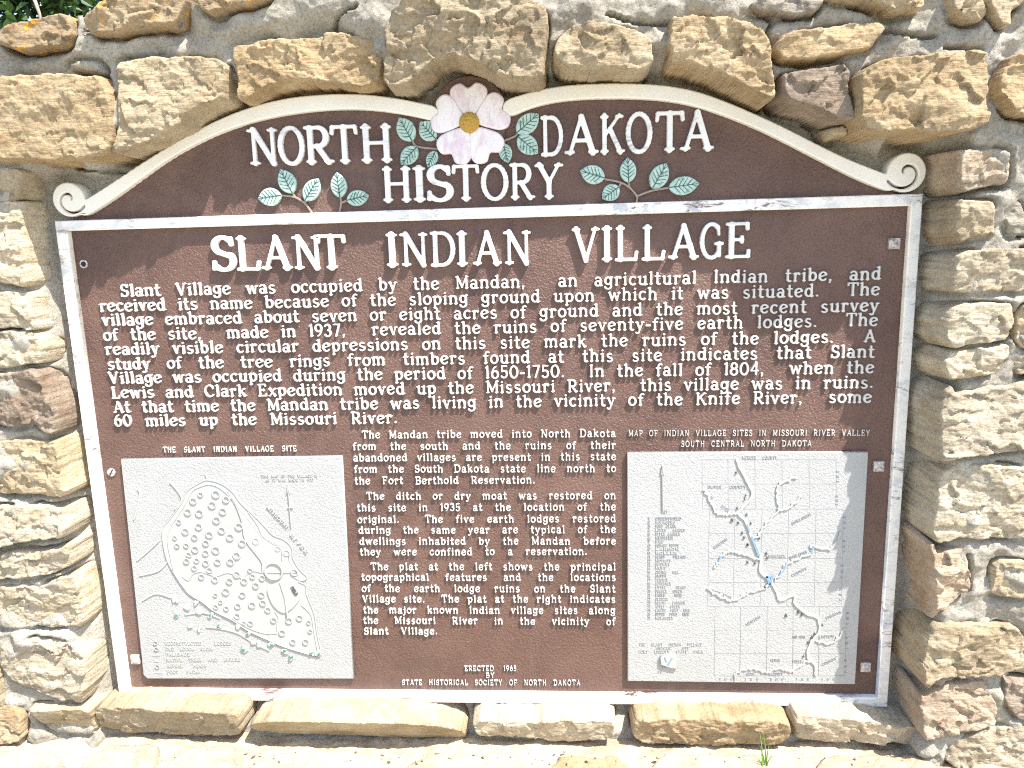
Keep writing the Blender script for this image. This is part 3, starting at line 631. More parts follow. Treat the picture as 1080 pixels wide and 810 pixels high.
def glyph(ch, wt, thin, serif=.13, res=.022):
    key = (ch, wt, thin, serif, res)
    if key in CACHE: return CACHE[key]
    st = []
    for cmd in GL[ch][1].split(';'):
        k = cmd.split(); c = k[0]
        if c in 'Pp':
            pts = [tuple(map(float, q.split(','))) for q in k[1:]]; st.append((pts, wt if c == 'P' else thin))
        elif c in 'Aa':
            cx, cy, rx, ry, a0, a1 = map(float, k[1:]); n = max(8, int(abs(a1 - a0) / 15)); pts = []; ws = []
            for i in range(n + 1):
                a = math.radians(a0 + (a1 - a0) * i / n); pts.append((cx + rx * math.cos(a), cy + ry * math.sin(a)))
                ws.append((wt * abs(math.cos(a)) ** 1.3 + thin * (1 - abs(math.cos(a)) ** 1.3)) if c == 'A' else thin)
            st.append((pts, np.array(ws)))
        elif c in 'Ss':
            x, y = float(k[1]), float(k[2]); hw = serif if c == 'S' else serif * .75
            yo = thin * .35 * (1 if y < .3 else -1); st.append(([(x - hw, y + yo), (x + hw, y + yo)], thin * .8))
        elif c == 'D':
            x, y = float(k[1]), float(k[2]); st.append(([(x, y), (x + .001, y)], wt * 1.1))
    L = strokes_loops(st, res, k=.035); CACHE[key] = L; return L
def word_width(wd, sp): return sum(GL[c][0] + sp for c in wd) - sp
def text_line(name, text, a, b, cap, y_front, y_back, mat, parent, wt=.19, thin=.15, hs=1.0, sp=.06, bevel=.0005, justify=True, serif=.12, res=.03, jit=.0, split=False):
    """a, b: photo pixels of the baseline's ends; words spread between them"""
    A = np.array(PT(*a, y_front)); B = np.array(PT(*b, y_front)); S = cap * PXM; L = np.linalg.norm(B - A); d = (B - A) / L; nrm = np.array([-d[1], d[0]])
    toks = text.split(' '); words = [q for q in toks if q]; weights = []; pend = 0
    for i, q in enumerate(toks):
        if q == '': pend += 1
        else:
            if weights is not None and i > 0: weights.append(1 + pend)
            pend = 0
    weights = weights[-(len(words) - 1):] if len(words) > 1 else []
    nat = sum(word_width(q, sp) for q in words) * S * hs; gaps = sum(weights)
    if not gaps or not justify: hs = hs * L / (nat + .45 * S * hs * gaps); gw = .45 * S * hs
    else:
        gw = (L - nat) / gaps
        if gw < .42 * S: hs *= L / (nat + .5 * S * gaps); gw = .5 * S
    x = 0; loops = []
    if split:
        ln = bpy.data.objects.new(name, None); COL.objects.link(ln); ln.location = (A[0], y_front, A[1]); ln.empty_display_size = .01
        ln.parent = parent; ln.matrix_parent_inverse = Matrix.Translation(parent_world(parent)).inverted()
    for i, q in enumerate(words):
        for ch in q:
            jy = random.uniform(-jit, jit) * S
            for lp in glyph(ch, wt, thin, serif, res):
                loops.append([A + d * (x + u * S * hs) + nrm * (v * S + jy) for u, v in lp])
            x += (GL[ch][0] + sp) * S * hs
        x -= sp * S * hs
        if i < len(weights): x += gw * weights[i]
        if split: relief('word', loops, y_front, y_back, mat, ln, bevel); loops = []
    if split: return ln
    return relief(name, loops, y_front, y_back, mat, parent, bevel)

# ------------------------------------------------------------------ marker
marker = empty('historical_marker', (0, .03, 0), 'brown cast metal history marker with white raised lettering and cream scrolled border', 'sign')
YP = .010                                               # face of the panel
ARCH_IN_L = [(80,229),(103,220),(133,200),(167,173),(207,150),(250,132),(300,120),(360,113.8),(410,116.7),(458,126)]
ARCH_IN_R = [(535,123),(573,108),(620,103),(680,103),(720,107.5),(760,119),(807,138),(853,162),(893,182),(920,195),(947,202)]
ARCH_UP_R = [(531,108),(553,99.5),(587,91.7),(627,88.7),(677,88.7),(720,93),(753,103),(787,117),(823,133),(860,152),(900,172),(937,185)]
outer = [(57,233),(974,204),(936,746),(126,738)]
inner = [(70.5,243.5),(961,217),(926,736),(135,728.5)]
# panel: rectangle with the arched head and the disc behind the flower
panel_px = [(80,231)] + [(a + 1, b - 6) for a, b in ARCH_IN_L[1:]] + [(461,112),(466,100),(474,91),(485,86),(496,84.5),(508,87),(518,92),(526,101),(530,112)] + [(a, b - 6) for a, b in ARCH_IN_R[:-1]] + [(950,206),(970,208),(933,742),(129,734),(61,236)]
pw = [PT(a, b, YP) for a, b in panel_px]
relief('panel', [catmull(pw[:1] + pw[1:], 1, True)], YP, .028, BROWN, marker, .0015)
ow = [np.array(PT(a, b, 0)) for a, b in outer]; iw = [np.array(PT(a, b, 0)) for a, b in inner]
relief('border', [ow, iw[::-1]], 0, .026, TRIM, marker, .0016)
# arch trim with scrolled ends
def trim(up, lo, scroll_c, r0, turn, start):
    U = catmull([PT(a, b, 0) for a, b in up], 6); Lo = catmull([PT(a, b, 0) for a, b in lo], 6)
    n = 90; ui = np.array([U[int(round(k))] for k in np.linspace(0, len(U) - 1, n)]); li = np.array([Lo[int(round(k))] for k in np.linspace(0, len(Lo) - 1, n)])
    return ui, li
def spiral(c, a0, turns, r0, r1, n=40):
    pts = []
    for i in range(n + 1):
        t = i / n; a = math.radians(a0 + turns * t); r = r0 + (r1 - r0) * t ** .8; pts.append((c[0] + r * math.cos(a), c[1] + r * math.sin(a)))
    return pts
def arch_part(up, lo, c_px, r_px, flip):
    mid = []; wds = []
    m = min(len(up), len(lo)); U = np.array(catmull([PT(a, b, 0) for a, b in up], 8)); Lo = np.array(catmull([PT(a, b, 0) for a, b in lo], 8))
    n = 70; A = U[np.linspace(0, len(U) - 1, n).round().astype(int)]
    for q in A:
        k = np.argmin(np.hypot(*(Lo - q).T)); mid.append(tuple((q + Lo[k]) / 2)); wds.append(np.hypot(*(Lo[k] - q)))
    wds = np.array(wds)
    cw = PT(*c_px, 0); r = r_px * PXM; s = -1 if flip else 1
    wds = np.minimum(wds, 14.5 * PXM); kk = np.ones(9) / 9; pad = lambda a: np.convolve(np.r_[[a[0]] * 4, a, [a[-1]] * 4], kk, 'valid')
    wds = pad(pad(wds)); ma = np.array(mid); mid = list(zip(pad(ma[:, 0]), pad(ma[:, 1])))
    disc = [([cw, (cw[0] + 1e-5, cw[1])], 2 * r)]
    if flip: ctl = [(c_px[0] - 14, c_px[1] + 17)]
    st = [(mid, wds)] + disc
    # the notch where the volute leaves the band, winding to the eye of the scroll
    gr = spiral(cw, -25 if not flip else 205, (-325 if not flip else 325), r * .98, r * .16, 46)
    return strokes_loops(st, .0009, minus=[(gr, np.array([.0036, .003, .003, .0034, .0024]))], k=.004)
lp = arch_part([(78,224),(88,219)] and [(84,216),(97,207.5)] + ARCH_OUT[2:], [(80,229)] + ARCH_IN_L[1:], (72.5, 210.5), 17, False)
relief('arch_trim', lp, -.001, .026, SCROLL, marker, .0018)
rp = arch_part(ARCH_UP_R[:-1] + [(925,180),(945,190)], ARCH_IN_R + [(958,199)], (956, 182), 18.2, True)
relief('arch_trim', rp, -.001, .026, SCROLL, marker, .0018)
for c_ in ((72.5, 210.5), (956, 182)): relief('scroll_backing', [[(PT(*c_, .006)[0] + 14 * PXM * math.cos(a), PT(*c_, .006)[1] + 14 * PXM * math.sin(a)) for a in np.linspace(0, 2 * np.pi, 32, endpoint=False)]], .006, .027, BROWN, marker)
# heading letters
def heading(word, spans, b0, b1, cap):
    for ch, (x0, x1) in zip(word, spans):
        f = (x0 - spans[0][0]) / (spans[-1][1] - spans[0][0]); f2 = (x1 - spans[0][0]) / (spans[-1][1] - spans[0][0])
        A = np.array(PT(x0, b0 + (b1 - b0) * f, .002)); B = np.array(PT(x1, b0 + (b1 - b0) * f2, .002)); S = cap * PXM
        L = glyph(ch, .150, .100, .10, .02); q = np.array([p for l in L for p in l]); u0, u1 = q[:, 0].min(), q[:, 0].max()
        d = B - A; k = np.linalg.norm(d); d /= k; nr = np.array([-d[1], d[0]]); v0 = q[:, 1].min()
        hh = q[:, 1].max() - v0
        loops = [[A + d * ((u - u0) / (u1 - u0) * k) + nr * ((v - v0) / hh * S) for u, v in l] for l in L]
        relief('heading_letter', loops, .0025, YP + .001, WHITE, marker, .0012)
c6 = lambda v: 250 + v / 5.4
heading('NORTH', [(c6(65), c6(235)), (c6(236), c6(388)), (c6(387), c6(552)), (c6(535), c6(692)), (c6(708), c6(882))], 176, 171.8, 38.5)
c2 = lambda v: 360 + v / 3
heading('DAKOTA', [(c2(632), c2(703)), (c2(706), c2(815)), (c2(820), c2(898)), (c2(900), c2(985)), (c2(993), c2(1086)), (717.5, 753.3)], 165.7, 159.5, 39.5)
heading('HISTORY', [(c2(132), c2(221)), (c2(228), c2(268)), (c2(271), c2(356)), (c2(351), c2(438)), (c2(442), c2(530)), (c2(533), c2(614)), (c2(612), c2(703))], 214.5, 210.3, 36.5)
c7 = lambda v: 200 + v / 3.6
heading('SLANT', [(c7(85), c7(178)), (c7(178), c7(268)), (c7(272), c7(388)), (c7(392), c7(500)), (c7(483), c7(595))], 287, 285.3, 37)
heading('INDIAN', [(c7(748), c7(790)), (c7(800), c7(905)), (c7(915), c7(1010)), (c7(1015), c7(1055)), (498.5, 529), (531, 560)], 283, 280.5, 36.5)
c8 = lambda v: 500 + v / 3.6
heading('VILLAGE', [(c8(372), c8(478)), (c8(485), c8(525)), (c8(535), c8(624)), (c8(637), c8(727)), (c8(738), c8(855)), (c8(858), c8(948)), (c8(955), c8(1050))], 278, 272.8, 36.5)
# body text
for t, a, b in [('Slant Village was occupied by the Mandan,  an agricultural Indian tribe, and', (127,312.7), (929.5,294.5)),
 ('received its name because of the sloping ground upon which it was situated.  The', (105,328.7), (928,311)),
 ('village embraced about seven or eight acres of ground and the most recent survey', (107.5,343.7), (927,328)),
 ('of the site,  made in 1937,  revealed the ruins of seventy-five earth lodges.  The', (109,359.3), (926,343.3)),
 ('readily visible circular depressions on this site mark the ruins of the lodges.  A', (111,374.3), (923.5,360.7)),
 ('study of the tree rings from timbers found at this site indicates that Slant', (113.5,390), (922.5,376.7)),
 ('Village was occupied during the period of 1650-1750.  In the fall of 1804,  when the', (114.5,404.6), (922,393.3)),
 ('Lewis and Clark Expedition moved up the Missouri River,  this village was in ruins.', (117.5,420), (921,409)),
 ('At that time the Mandan tribe was living in the vicinity of the Knife River,  some', (119.5,435.3), (919.5,424.3)),
 ('60 miles up the Missouri River.', (120.5,449.7), (418.7,446.5))]:
    text_line('text_line', t, a, b, 12.2, .0060, YP + .001, TEXTW, marker, .152, .112, 1.10, .10, .0005, serif=.09, jit=.02, split=True)
for t, a, b in [('The Mandan tribe moved into North Dakota', (381.7,462.5), (649.4,460.8)), ('from the south and the ruins of their', (372,474.7), (649.4,473.3)),
 ('abandoned villages are present in this state', (372.5,486.7), (649.7,485.3)), ('from the South Dakota state line north to', (373.3,498.7), (649.7,497.8)),
 ('the Fort Berthold Reservation.', (374,511), (564,510)), ('The ditch or dry moat was restored on', (386.5,527.2), (649.5,526.4)),
 ('this site in 1935 at the location of the', (376.5,539.4), (649.5,538.3)), ('original.  The five earth lodges restored', (377,551.7), (649.5,550.8)),
 ('during the same year are typical of the', (378,563), (649.5,562.2)), ('dwellings inhabited by the Mandan before', (379,574.7), (649.5,574.4)),
 ('they were confined to a reservation.', (379.5,586), (619,585.3)), ('The plat at the left shows the principal', (391,601.4), (649.5,601.7)),
 ('topographical features and the locations', (381,612.5), (649.5,612.8)), ('of the earth lodge ruins on the Slant', (381.5,624.4), (649,625)),
 ('Village site.  The plat at the right indicates', (382,635.5), (649,635.8)), ('the major known Indian village sites along', (383,647), (649,647.8)),
 ('the Missouri River in the vicinity of', (383,658), (649,659.4)), ('Slant Village.', (384,669.3), (461,669.3))]:
    text_line('text_line', t, a, b, 7.8, .0066, YP + .001, TEXTW, marker, .15, .112, 1.02, .16, .0004, serif=.075, res=.04, jit=.025, split=True)
for t, a, b in [('ERECTED 1965', (490,707.8), (544.5,707.8)), ('BY', (512.5,715), (521.5,715)), ('STATE HISTORICAL SOCIETY OF NORTH DAKOTA', (424,722.5), (612,723)),
 ('THE SLANT INDIAN VILLAGE SITE', (172,477.3), (312.5,475.9)), ('MAP OF INDIAN VILLAGE SITES IN MISSOURI RIVER VALLEY', (662.8,460), (917.5,459.4)), ('SOUTH CENTRAL NORTH DAKOTA', (718.5,471.2), (856,470.6))]:
    text_line('caption_line', t, a, b, 5.7, .0070, YP + .001, TEXTW, marker, .115, .092, .86, .22, .0003, res=.04, serif=.05, split=True)
def disc_loop(px, py, r, y, n=28):
    c = PT(px, py, y); return [(c[0] + r * PXM * math.cos(a), c[1] + r * PXM * math.sin(a)) for a in np.linspace(0, 2 * np.pi, n, endpoint=False)]
# flower
relief('flower_disc', [disc_loop(495.5, 122.5, 37.5, .004, 48)], .0035, .027, BROWN, marker, .0012)
flower_c = np.array(PT(495.5, 130, .004))
def petal(ang, ln, wd, y0):
    pts = []; ca, sa = math.cos(ang), math.sin(ang); shp = [(.10, 0), (.2, -.13), (.42, -.33), (.66, -.49), (.86, -.50), (.985, -.38), (1.03, -.2), (.91, 0), (1.03, .2), (.985, .38), (.86, .50), (.66, .49), (.42, .33), (.2, .13)]
    for u, v in shp:
        a, b = u * ln, v * wd; pts.append((flower_c[0] + a * ca - b * sa, flower_c[1] + a * sa + b * ca))
    return catmull(pts, 5, True)
for k, (deg, ln, wd) in enumerate([(90, 36, 36), (20, 38, 35), (-56, 38, 36), (-124, 38, 36), (160, 36, 36)]):
    q = petal(math.radians(deg), ln * PXM, wd * PXM, 0); c = np.mean(q, 0)
    relief('petal', [q], -.0005 - .0006 * (k % 2) - .0003 * k, YP + .001, PETAL, marker, .0022)
ang = np.linspace(0, 2 * np.pi, 48, endpoint=False); rr = 9.8 * PXM
V = [(flower_c[0], -.0085, flower_c[1])]
for f, yy in ((.5, -.0078), (.85, -.006), (1.0, -.003), (1.0, .004)): V += [(flower_c[0] + rr * f * math.cos(a), yy, flower_c[1] + rr * f * math.sin(a)) for a in ang]
F = [[0, 1 + (i + 1) % 48, 1 + i] for i in range(48)]
for j in range(3): F += [[1 + j * 48 + i, 1 + j * 48 + (i + 1) % 48, 1 + (j + 1) * 48 + (i + 1) % 48, 1 + (j + 1) * 48 + i] for i in range(48)]
me = bpy.data.meshes.new('flower_center'); me.from_pydata(V, [], F); me.update(); link('flower_center', me, GOLD, marker)
# leaf sprays
def leaf(base, tip, wpx):
    a = np.array(PT(*base, .006)); b = np.array(PT(*tip, .006)); d = b - a; L = np.linalg.norm(d); d /= L; n = np.array([-d[1], d[0]]); hw = wpx * PXM / 2
    prof = [(0, 0), (.08, .45), (.25, .86), (.45, 1.0), (.65, .9), (.82, .6), (.93, .25), (1.0, 0)]
    up = catmull([a + d * (u * L) + n * (v * hw) for u, v in prof], 3); dn = catmull([a + d * (u * L) - n * (v * hw) for u, v in prof], 3)
    lf = relief('leaf', [up + dn[::-1][1:-1]], .0035, YP + .001, LEAFP, marker, .0015)
    st = [([tuple(a + d * .02 * L), tuple(a + d * .95 * L)], np.array([.0013, .0006]))]
    for u in (.18, .32, .46, .6, .74):
        v = np.interp(u + .16, [p[0] for p in prof], [p[1] for p in prof]) * .8
        for s in (1, -1): st.append(([tuple(a + d * u * L), tuple(a + d * (u + .18) * L + n * s * v * hw)], np.array([.0009, .0005])))
    relief('vein', strokes_loops(st, .00035), .0031, .0042, VEIN, lf)
for b_, t_, w_ in [((435,149),(421,124),18.5), ((460,147),(443,128.5),19), ((440,155),(423,173.5),16), ((460,159),(451,176.5),11), ((545,140.5),(568.5,120),18), ((546,144),(567.5,162),18),
 ((530.5,151),(536,172),13), ((297,206),(272,209.6),18), ((309,204),(296,178.5),18), ((322,212),(336,188),16.5), ((359,208.7),(355.5,181.5),16.5), ((365.7,211.5),(389,206),15.5),
 ((638,188),(611.7,180),18), ((653,197),(635,210),16), ((663,192.7),(661.7,166),16), ((688,199),(703,172),18), ((705,198),(737.5,193.5),18)]: leaf(b_, t_, w_)
for grp in [[[(435,149),(440,154.5),(459,157),(474,158)], [(460,147),(468,151)]], [[(528,150),(542.6,144),(546,140.5)], [(531,152),(530,149)]],
            [[(297,206),(311,208),(322,215),(329,225)], [(309,204),(311,208)], [(322,211),(321.5,215)]], [[(359,208),(359.6,215),(358,224)], [(365.7,211.5),(360,214)]],
            [[(638,189),(653,192),(663,197),(671.7,207),(671,214)], [(671.7,207),(688,201),(706,198)], [(653,197),(655,193)], [(663,192),(664,197)]]]:
    relief('stem', strokes_loops([([tuple(q) for q in catmull([PT(a, b, .007) for a, b in s], 5)], .0026) for s in grp], .0007), .0065, YP + .001, STEM, marker, .0004)
# bolts
def pyramid(px, py, s=10.5):
    c = P(px, py, .006); h = s * PXM / 2; a = .25
    base = [(c[0] - h, YP + .002, c[2] - h), (c[0] + h, YP + .002, c[2] - h), (c[0] + h, YP + .002, c[2] + h), (c[0] - h, YP + .002, c[2] + h)]
    mid = [(x, YP - .0045, z) for x, _, z in base]
    V = base + mid + [(c[0], YP - .0085, c[2])]
    F = [[i, (i + 1) % 4, 4 + (i + 1) % 4, 4 + i] for i in range(4)] + [[4 + i, 4 + (i + 1) % 4, 8] for i in range(4)]
    me = bpy.data.meshes.new('bolt'); me.from_pydata(V, [], F); me.update(); return link('bolt', me, BOLT, marker)
for p in ((943.5, 257), (927, 492), (913, 704), (142.5, 696)): pyramid(*p)
b1 = relief('bolt', [disc_loop(117, 498.5, 4.6, .008)], .0075, YP + .001, BOLT, marker, .001, 'round slotted bolt')
relief('slot', strokes_loops([([PT(115.5, 501.5, .007), PT(118.5, 495.5, .007)], .0016)], .0004), .0072, .0085, DARK, b1)
b2 = relief('bolt_hole', [disc_loop(88, 278.5, 4.4, .009), disc_loop(88, 278.5, 2.7, .009)[::-1]], .0088, YP + .001, BOLT, marker, .0004)
relief('hole', [disc_loop(88, 278.5, 2.8, .009)], .0094, YP + .001, DARK, b2)

# ------------------------------------------------------------------ left plat
YM = .0035                                              # face of the raised plats
def slab_plat(pxs, label): return relief('plat_panel', [[PT(a, b, YM) for a, b in pxs]], YM, YP + .001, MAPW, marker, .0012, label)
plat = slab_plat([(127.3,484.5),(360.4,481.5),(373,716),(155.5,716),(151,712)], 'white relief plat of the village with lodge rings')
def w2(pts, y): return [PT(a, b, y) for a, b in pts]
village = [(219,506),(234,510),(246,519),(252,527.5),(260,536),(268,543),(277,552),(285,561),(290,565),(300,569),(308,577),(309.5,589),(317,601),(324,607.6),(322,611),(315.5,613),(322.7,617),(323.5,625),(326,632),(332,648),(334.7,667),(338.7,690),(330,691),(312,686),(298,681.5),(283,675),(262.5,665.5),(245,654),(226,644.6),(213.5,635),(200.6,627),(191,615.7),(183,603),(176,588),(172,567.6),(173.5,555),(181.7,544.4),(192.5,529),(198.7,516.7),(209.5,509.7)]
vw = catmull(w2(village, YM), 4, True)
relief('village_mound', [vw], YM - .0009, YM + .0005, MAPS, plat, .0006)
yl = YM - .0009
ridge = [([tuple(q) for q in vw] + [tuple(vw[0])], .0016)]
ins = [(183,603),(180,588),(177,570),(180,556),(187,545),(196,531),(203,518),(212,513),(222,511),(234,516),(246,529),(253,545),(256,557),(257,566),(262,575),(270,585),(276,594),(276,604)]
ridge.append(([tuple(q) for q in catmull(w2(ins, yl), 4)], .0013))
for s_ in [[(276,604),(268,602),(262,604),(256,610),(250,607),(240,604),(230,607),(222,606),(212,603),(204,605),(199,612),(193,608)], [(262,540),(272,554),(277,565),(286,573),(296,578),(297,592)],
           [(283,675),(286,668),(292,668),(292,660),(294,652),(290,645)], [(245,652),(262,662),(280,668),(292,667)], [(240,518),(252,536),(262,548),(276,566),(290,573),(304,579),(305,592),(314,606)],[(318,638),(328,648),(331,664),(335,686)], [(308,607),(316,612)]]:
    ridge.append(([tuple(q) for q in catmull(w2(s_, yl), 4)], .0012))
relief('palisade_line', strokes_loops(ridge, .0006), yl - .0009, yl + .0005, MAPS, plat, .0003)
for s_ in [[(147.7,607),(167,602),(176.5,592.5)], [(151,633),(165,626),(180,630)], [(145.5,516),(147.8,523),(141.6,547.6)], [(145,591),(160,578),(168,570)], [(180,509),(187,517),(192,527),(185,537)], [(219,506),(217,500)], [(196,648),(215,646),(232,652)], [(218,661),(234,663),(252,668),(268,678),(284,686)], [(345,-1)][:0]]:
    if s_: relief('foot_path', strokes_loops([([tuple(q) for q in catmull(w2(s_, YM), 5)], .0024)], .0006), YM - .0014, YM + .0005, MAPS, plat, .0005)
r1 = [(700,298,28),(770,335,24),(595,300,18),(545,345,24),(675,372,27),(508,420,25),(587,428,27),(748,415,25),(705,475,26),(447,487,18),(583,520,24),(858,520,27),(740,545,25),(492,552,24),(655,575,25),(797,592,26),(555,592,22),(420,595,15),(880,632,26),(632,632,23),(435,650,18),(498,648,18),(700,680,27),(558,675,25),(630,700,23),(515,712,18),(842,718,27),(712,760,24),(800,760,25)]
rings = [(120 + a / 6.48, 475 + b / 6.48, r * 1.08 / 6.48) for a, b, r in r1]
rings += [(240 + a / 6.48, 475 + b / 6.48, r / 6.48) for a, b, r in [(195,620,26),(345,672,20),(405,700,25)]]
rings += [(130 + a / 6.23, 590 + b / 6.23, r / 6.23) for a, b, r in [(418,10,22),(485,5,20),(545,22,24),(625,10,22),(470,55,20),(568,70,22),(516,112,22),(605,130,24),(700,142,24),(748,98,26),(835,70,18),(852,110,20),(797,142,25),(676,210,28),(607,232,16),(785,230,24),(642,278,15),(755,305,23),(610,310,18),(680,320,20),(750,370,22),(795,415,15)]]
rings += [(240 + a / 6.23, 590 + b / 6.23, r / 6.23) for a, b, r in [(440,85,26),(168,112,20),(230,120,22),(188,170,24),(100,230,24),(225,230,24),(235,285,24),(163,298,26),(268,330,22),(305,398,22),(152,418,22),(475,382,24),(535,412,16),(545,470,16),(360,480,25),(405,400,25),(432,540,23),(515,540,23)]]
def ring(px, py, r, parent, h=.0017, name='lodge_ring'):
    return relief(name, [disc_loop(px, py, r, yl, 24), disc_loop(px, py, r * .70, yl, 20)[::-1]], yl - h, yl + .0004, MAPS, parent, .0004)
done = []
for a, b, r in rings:
    if all((a - c) ** 2 + (b - d) ** 2 > 9 for c, d in done): done.append((a, b)); ring(a, b, r, plat)
relief('ceremonial_lodge', [disc_loop(289, 602, 10.5, yl, 36), disc_loop(289, 602, 9.0, yl, 30)[::-1]], yl - .003, yl + .0004, MAPS, plat, .0005)
fld = [(282,622),(288,616),(296,613),(308,614),(316,622),(317,630),(312,638),(305,644),(298,646),(288,638)]
relief('village_field', [catmull(w2(fld, yl), 4, True)], yl - .0018, yl + .0004, MAPS, plat, .0006)
relief('foot_path', strokes_loops([([PT(296, 614, yl), PT(301, 630, yl), PT(304, 652, yl)], .0016)], .0005), yl - .003, yl, MAPS, plat, .0004)
def shrub(px, py, r, green):
    loops = []; st = []
    for k in range(7):
        a = random.uniform(0, 6.28); q = random.uniform(0, r * .65); st.append(([PT(px + q * math.cos(a), py + q * math.sin(a), YM), PT(px + q * math.cos(a) + .01, py + q * math.sin(a), YM)], random.uniform(.6, 1.0) * r * PXM))
    o = relief('shrub', strokes_loops(st, .0006), YM - .0022, YM + .0005, MAPS, plat, .0006)
    if green:
        st2 = [([PT(px + random.uniform(-r, r) * .5, py + random.uniform(-r, r) * .5, YM), PT(px + random.uniform(-r, r) * .5, py + random.uniform(-r, r) * .5, YM)], .0016) for _ in range(3)]
        relief('foliage', strokes_loops(st2, .0005), YM - .0028, YM - .0018, GREENP, o, .0002)
A3 = lambda a, b: (130 + a / 6.23, 590 + b / 6.23); A4 = lambda a, b: (240 + a / 6.23, 590 + b / 6.23)
for (a, b), g_ in [(A3(345,262), 0), (A3(420,315), 0), (A3(355,360), 1), (A3(505,345), 0), (A3(575,362), 1), (A3(630,430), 1), (A3(445,430), 0), (A3(500,455), 0), (A3(480,285), 0), (A3(790,590), 1), (A3(820,490), 1), (A3(860,540), 0),
                   (A4(65,435), 0), (A4(205,550), 0), (A4(290,560), 1), (A4(380,600), 1), (A4(425,640), 1), (A4(550,615), 1), (A4(600,620), 1)]: shrub(a, b, random.uniform(3.6, 5.0), g_)
for t, a, b in [('RECONSTRUCTED LODGES', (174,680), (244,680)), ('OLD LODGE RUINS', (175,685.8), (224.7,685.8)), ('PALISADE', (175,691.4), (200.6,691.4)), ('NATIVE TREES AND SHRUBS', (175.7,697.6), (253.6,697)), ('REFUSE HEAPS', (176.5,703.7), (218,703.7)), ('FOOT PATHS', (176.5,710), (211,710))]:
    text_line('legend_line', t, a, b, 3.7, YM - .0010, YM + .0004, MAPS, plat, .15, .11, 1, .12, 0, res=.06, serif=.09)
for a, b in ((164,678), (165,684.5), (166,703)): ring(a, b, 2.6, plat, .0008, 'legend_symbol')
relief('legend_symbol', strokes_loops([([PT(161, 691, YM), PT(169, 691, YM)], .0012), ([PT(163, 709.5, YM), PT(171, 709.5, YM)], .0018), ([PT(164, 697, YM), PT(167, 697, YM)], .0030)], .0005), YM - .0007, YM + .0004, MAPS, plat)
text_line('legend_line', 'THIS MAP OF THE VILLAGE IS', (275.5,503.4), (335,502.8), 2.8, YM - .0010, YM + .0004, MAPS, plat, .15, .11, 1, .1, 0, res=.06, serif=.09)
text_line('legend_line', 'AS IT WAS MADE IN 1937', (280,507.6), (331,507), 2.8, YM - .0010, YM + .0004, MAPS, plat, .15, .11, 1, .1, 0, res=.06, serif=.09)
relief('north_arrow', strokes_loops([([PT(304, 513, YM), PT(307.5, 556, YM)], np.array([.0008, .0022, .001])), ([PT(303, 520, YM), PT(304.3, 512, YM)], .0014), ([PT(305.8, 520, YM), PT(304.3, 512, YM)], .0014), ([PT(304, 535, YM), PT(309, 535.5, YM)], .0012)], .0005), YM - .0022, YM + .0004, MAPS, plat, .0003)
text_line('river_label', 'MISSOURI', (281,535), (302,557), 3.2, YM - .0018, YM + .0004, MAPS, plat, .2, .16, 1, .2, 0, res=.06)
text_line('river_label', 'RIVER', (305.5,564), (323,584), 3.2, YM - .0018, YM + .0004, MAPS, plat, .2, .16, 1, .3, 0, res=.06)
text_line('field_label', 'FIELD', (306,620), (311.5,628.5), 3.6, yl - .0028, yl - .0015, INK, plat, .2, .16, 1, .15, 0, res=.06)

# ------------------------------------------------------------------ right plat
plat2 = slab_plat([(662,477.5),(916,477),(902,722),(662,718.5)], 'white relief plat of the river valley with grid and blue streams')
gl = []
for x_ in (740.7, 768, 796.5, 825, 853.5, 882): gl.append(([PT(x_, 484, YM), PT(x_ + .4, 536.5, YM)], .0008))
for x_ in (748.5, 775.5, 804, 832, 861, 889.5): gl.append(([PT(x_, 536.5, YM), PT(x_ - 2, 639, YM)], .0008))
for x_ in (754, 781, 809, 836.5, 864, 892): gl.append(([PT(x_ + .5, 639, YM), PT(x_ - .8, 712.6, YM)], .0008))
for y_, a, b in ((484.5, 740, 882), (510, 741, 883), (536.5, 742, 890), (562, 748, 889), (588.5, 748, 888), (614, 747, 888), (639, 747, 893), (664, 754, 892), (689, 754, 891.5), (712.6, 753, 891)): gl.append(([PT(a, y_, YM), PT(b, y_, YM)], .0008))
relief('grid_line', strokes_loops(gl, .00045), YM - .00025, YM + .0003, GREY_LINE_SHADE, plat2)
MIS = [(777,485),(783,498),(792,515),(793,524),(783,535),(779,541),(786.5,550),(793,567),(802,588),(802,602),(812.6,612.5),(819.5,624.5),(823,633),(837,627),(838.5,636.6),(850.6,647),(862.7,652),(863.6,666),(856,676),(851.5,692),(859,700.5),(860,711)]
def wob(pts, amp, n=6):
    q = catmull(pts, n); return [(a + random.uniform(-amp, amp), b + random.uniform(-amp, amp)) for a, b in q]
riv = [(w2(wob(MIS, .5), YM), .0044)]
for s_ in [[(742,516.7),(747.6,524),(755,539),(760.6,542.6),(779,541)], [(753,598),(760.6,587),(768,581.5),(784.6,584),(803,592)], [(745.7,620),(757,628),(774,633),(786,626),(795,623),(807.5,618.5),(813,614)],
           [(816,612),(825,602),(829,595),(846,587),(856,583),(857,575),(876,578),(887,561)], [(796,568),(801.7,561),(818,541),(835,533),(844,524)], [(821,537),(820,517),(824,509),(840.5,504)],
           [(774,715),(780,707),(795,705),(809,709),(819.5,705),(833,707),(842,702),(852,697)], [(861,677),(876.5,678),(883.5,673),(891,662.5)]]:
    riv.append((w2(wob(s_, 1.3, 9), YM), np.array([.0020, .0032, .0024, .0034, .0024])))
rv = relief('river', strokes_loops(riv, .0006), YM - .0016, YM + .0004, MAPS, plat2, .0004)
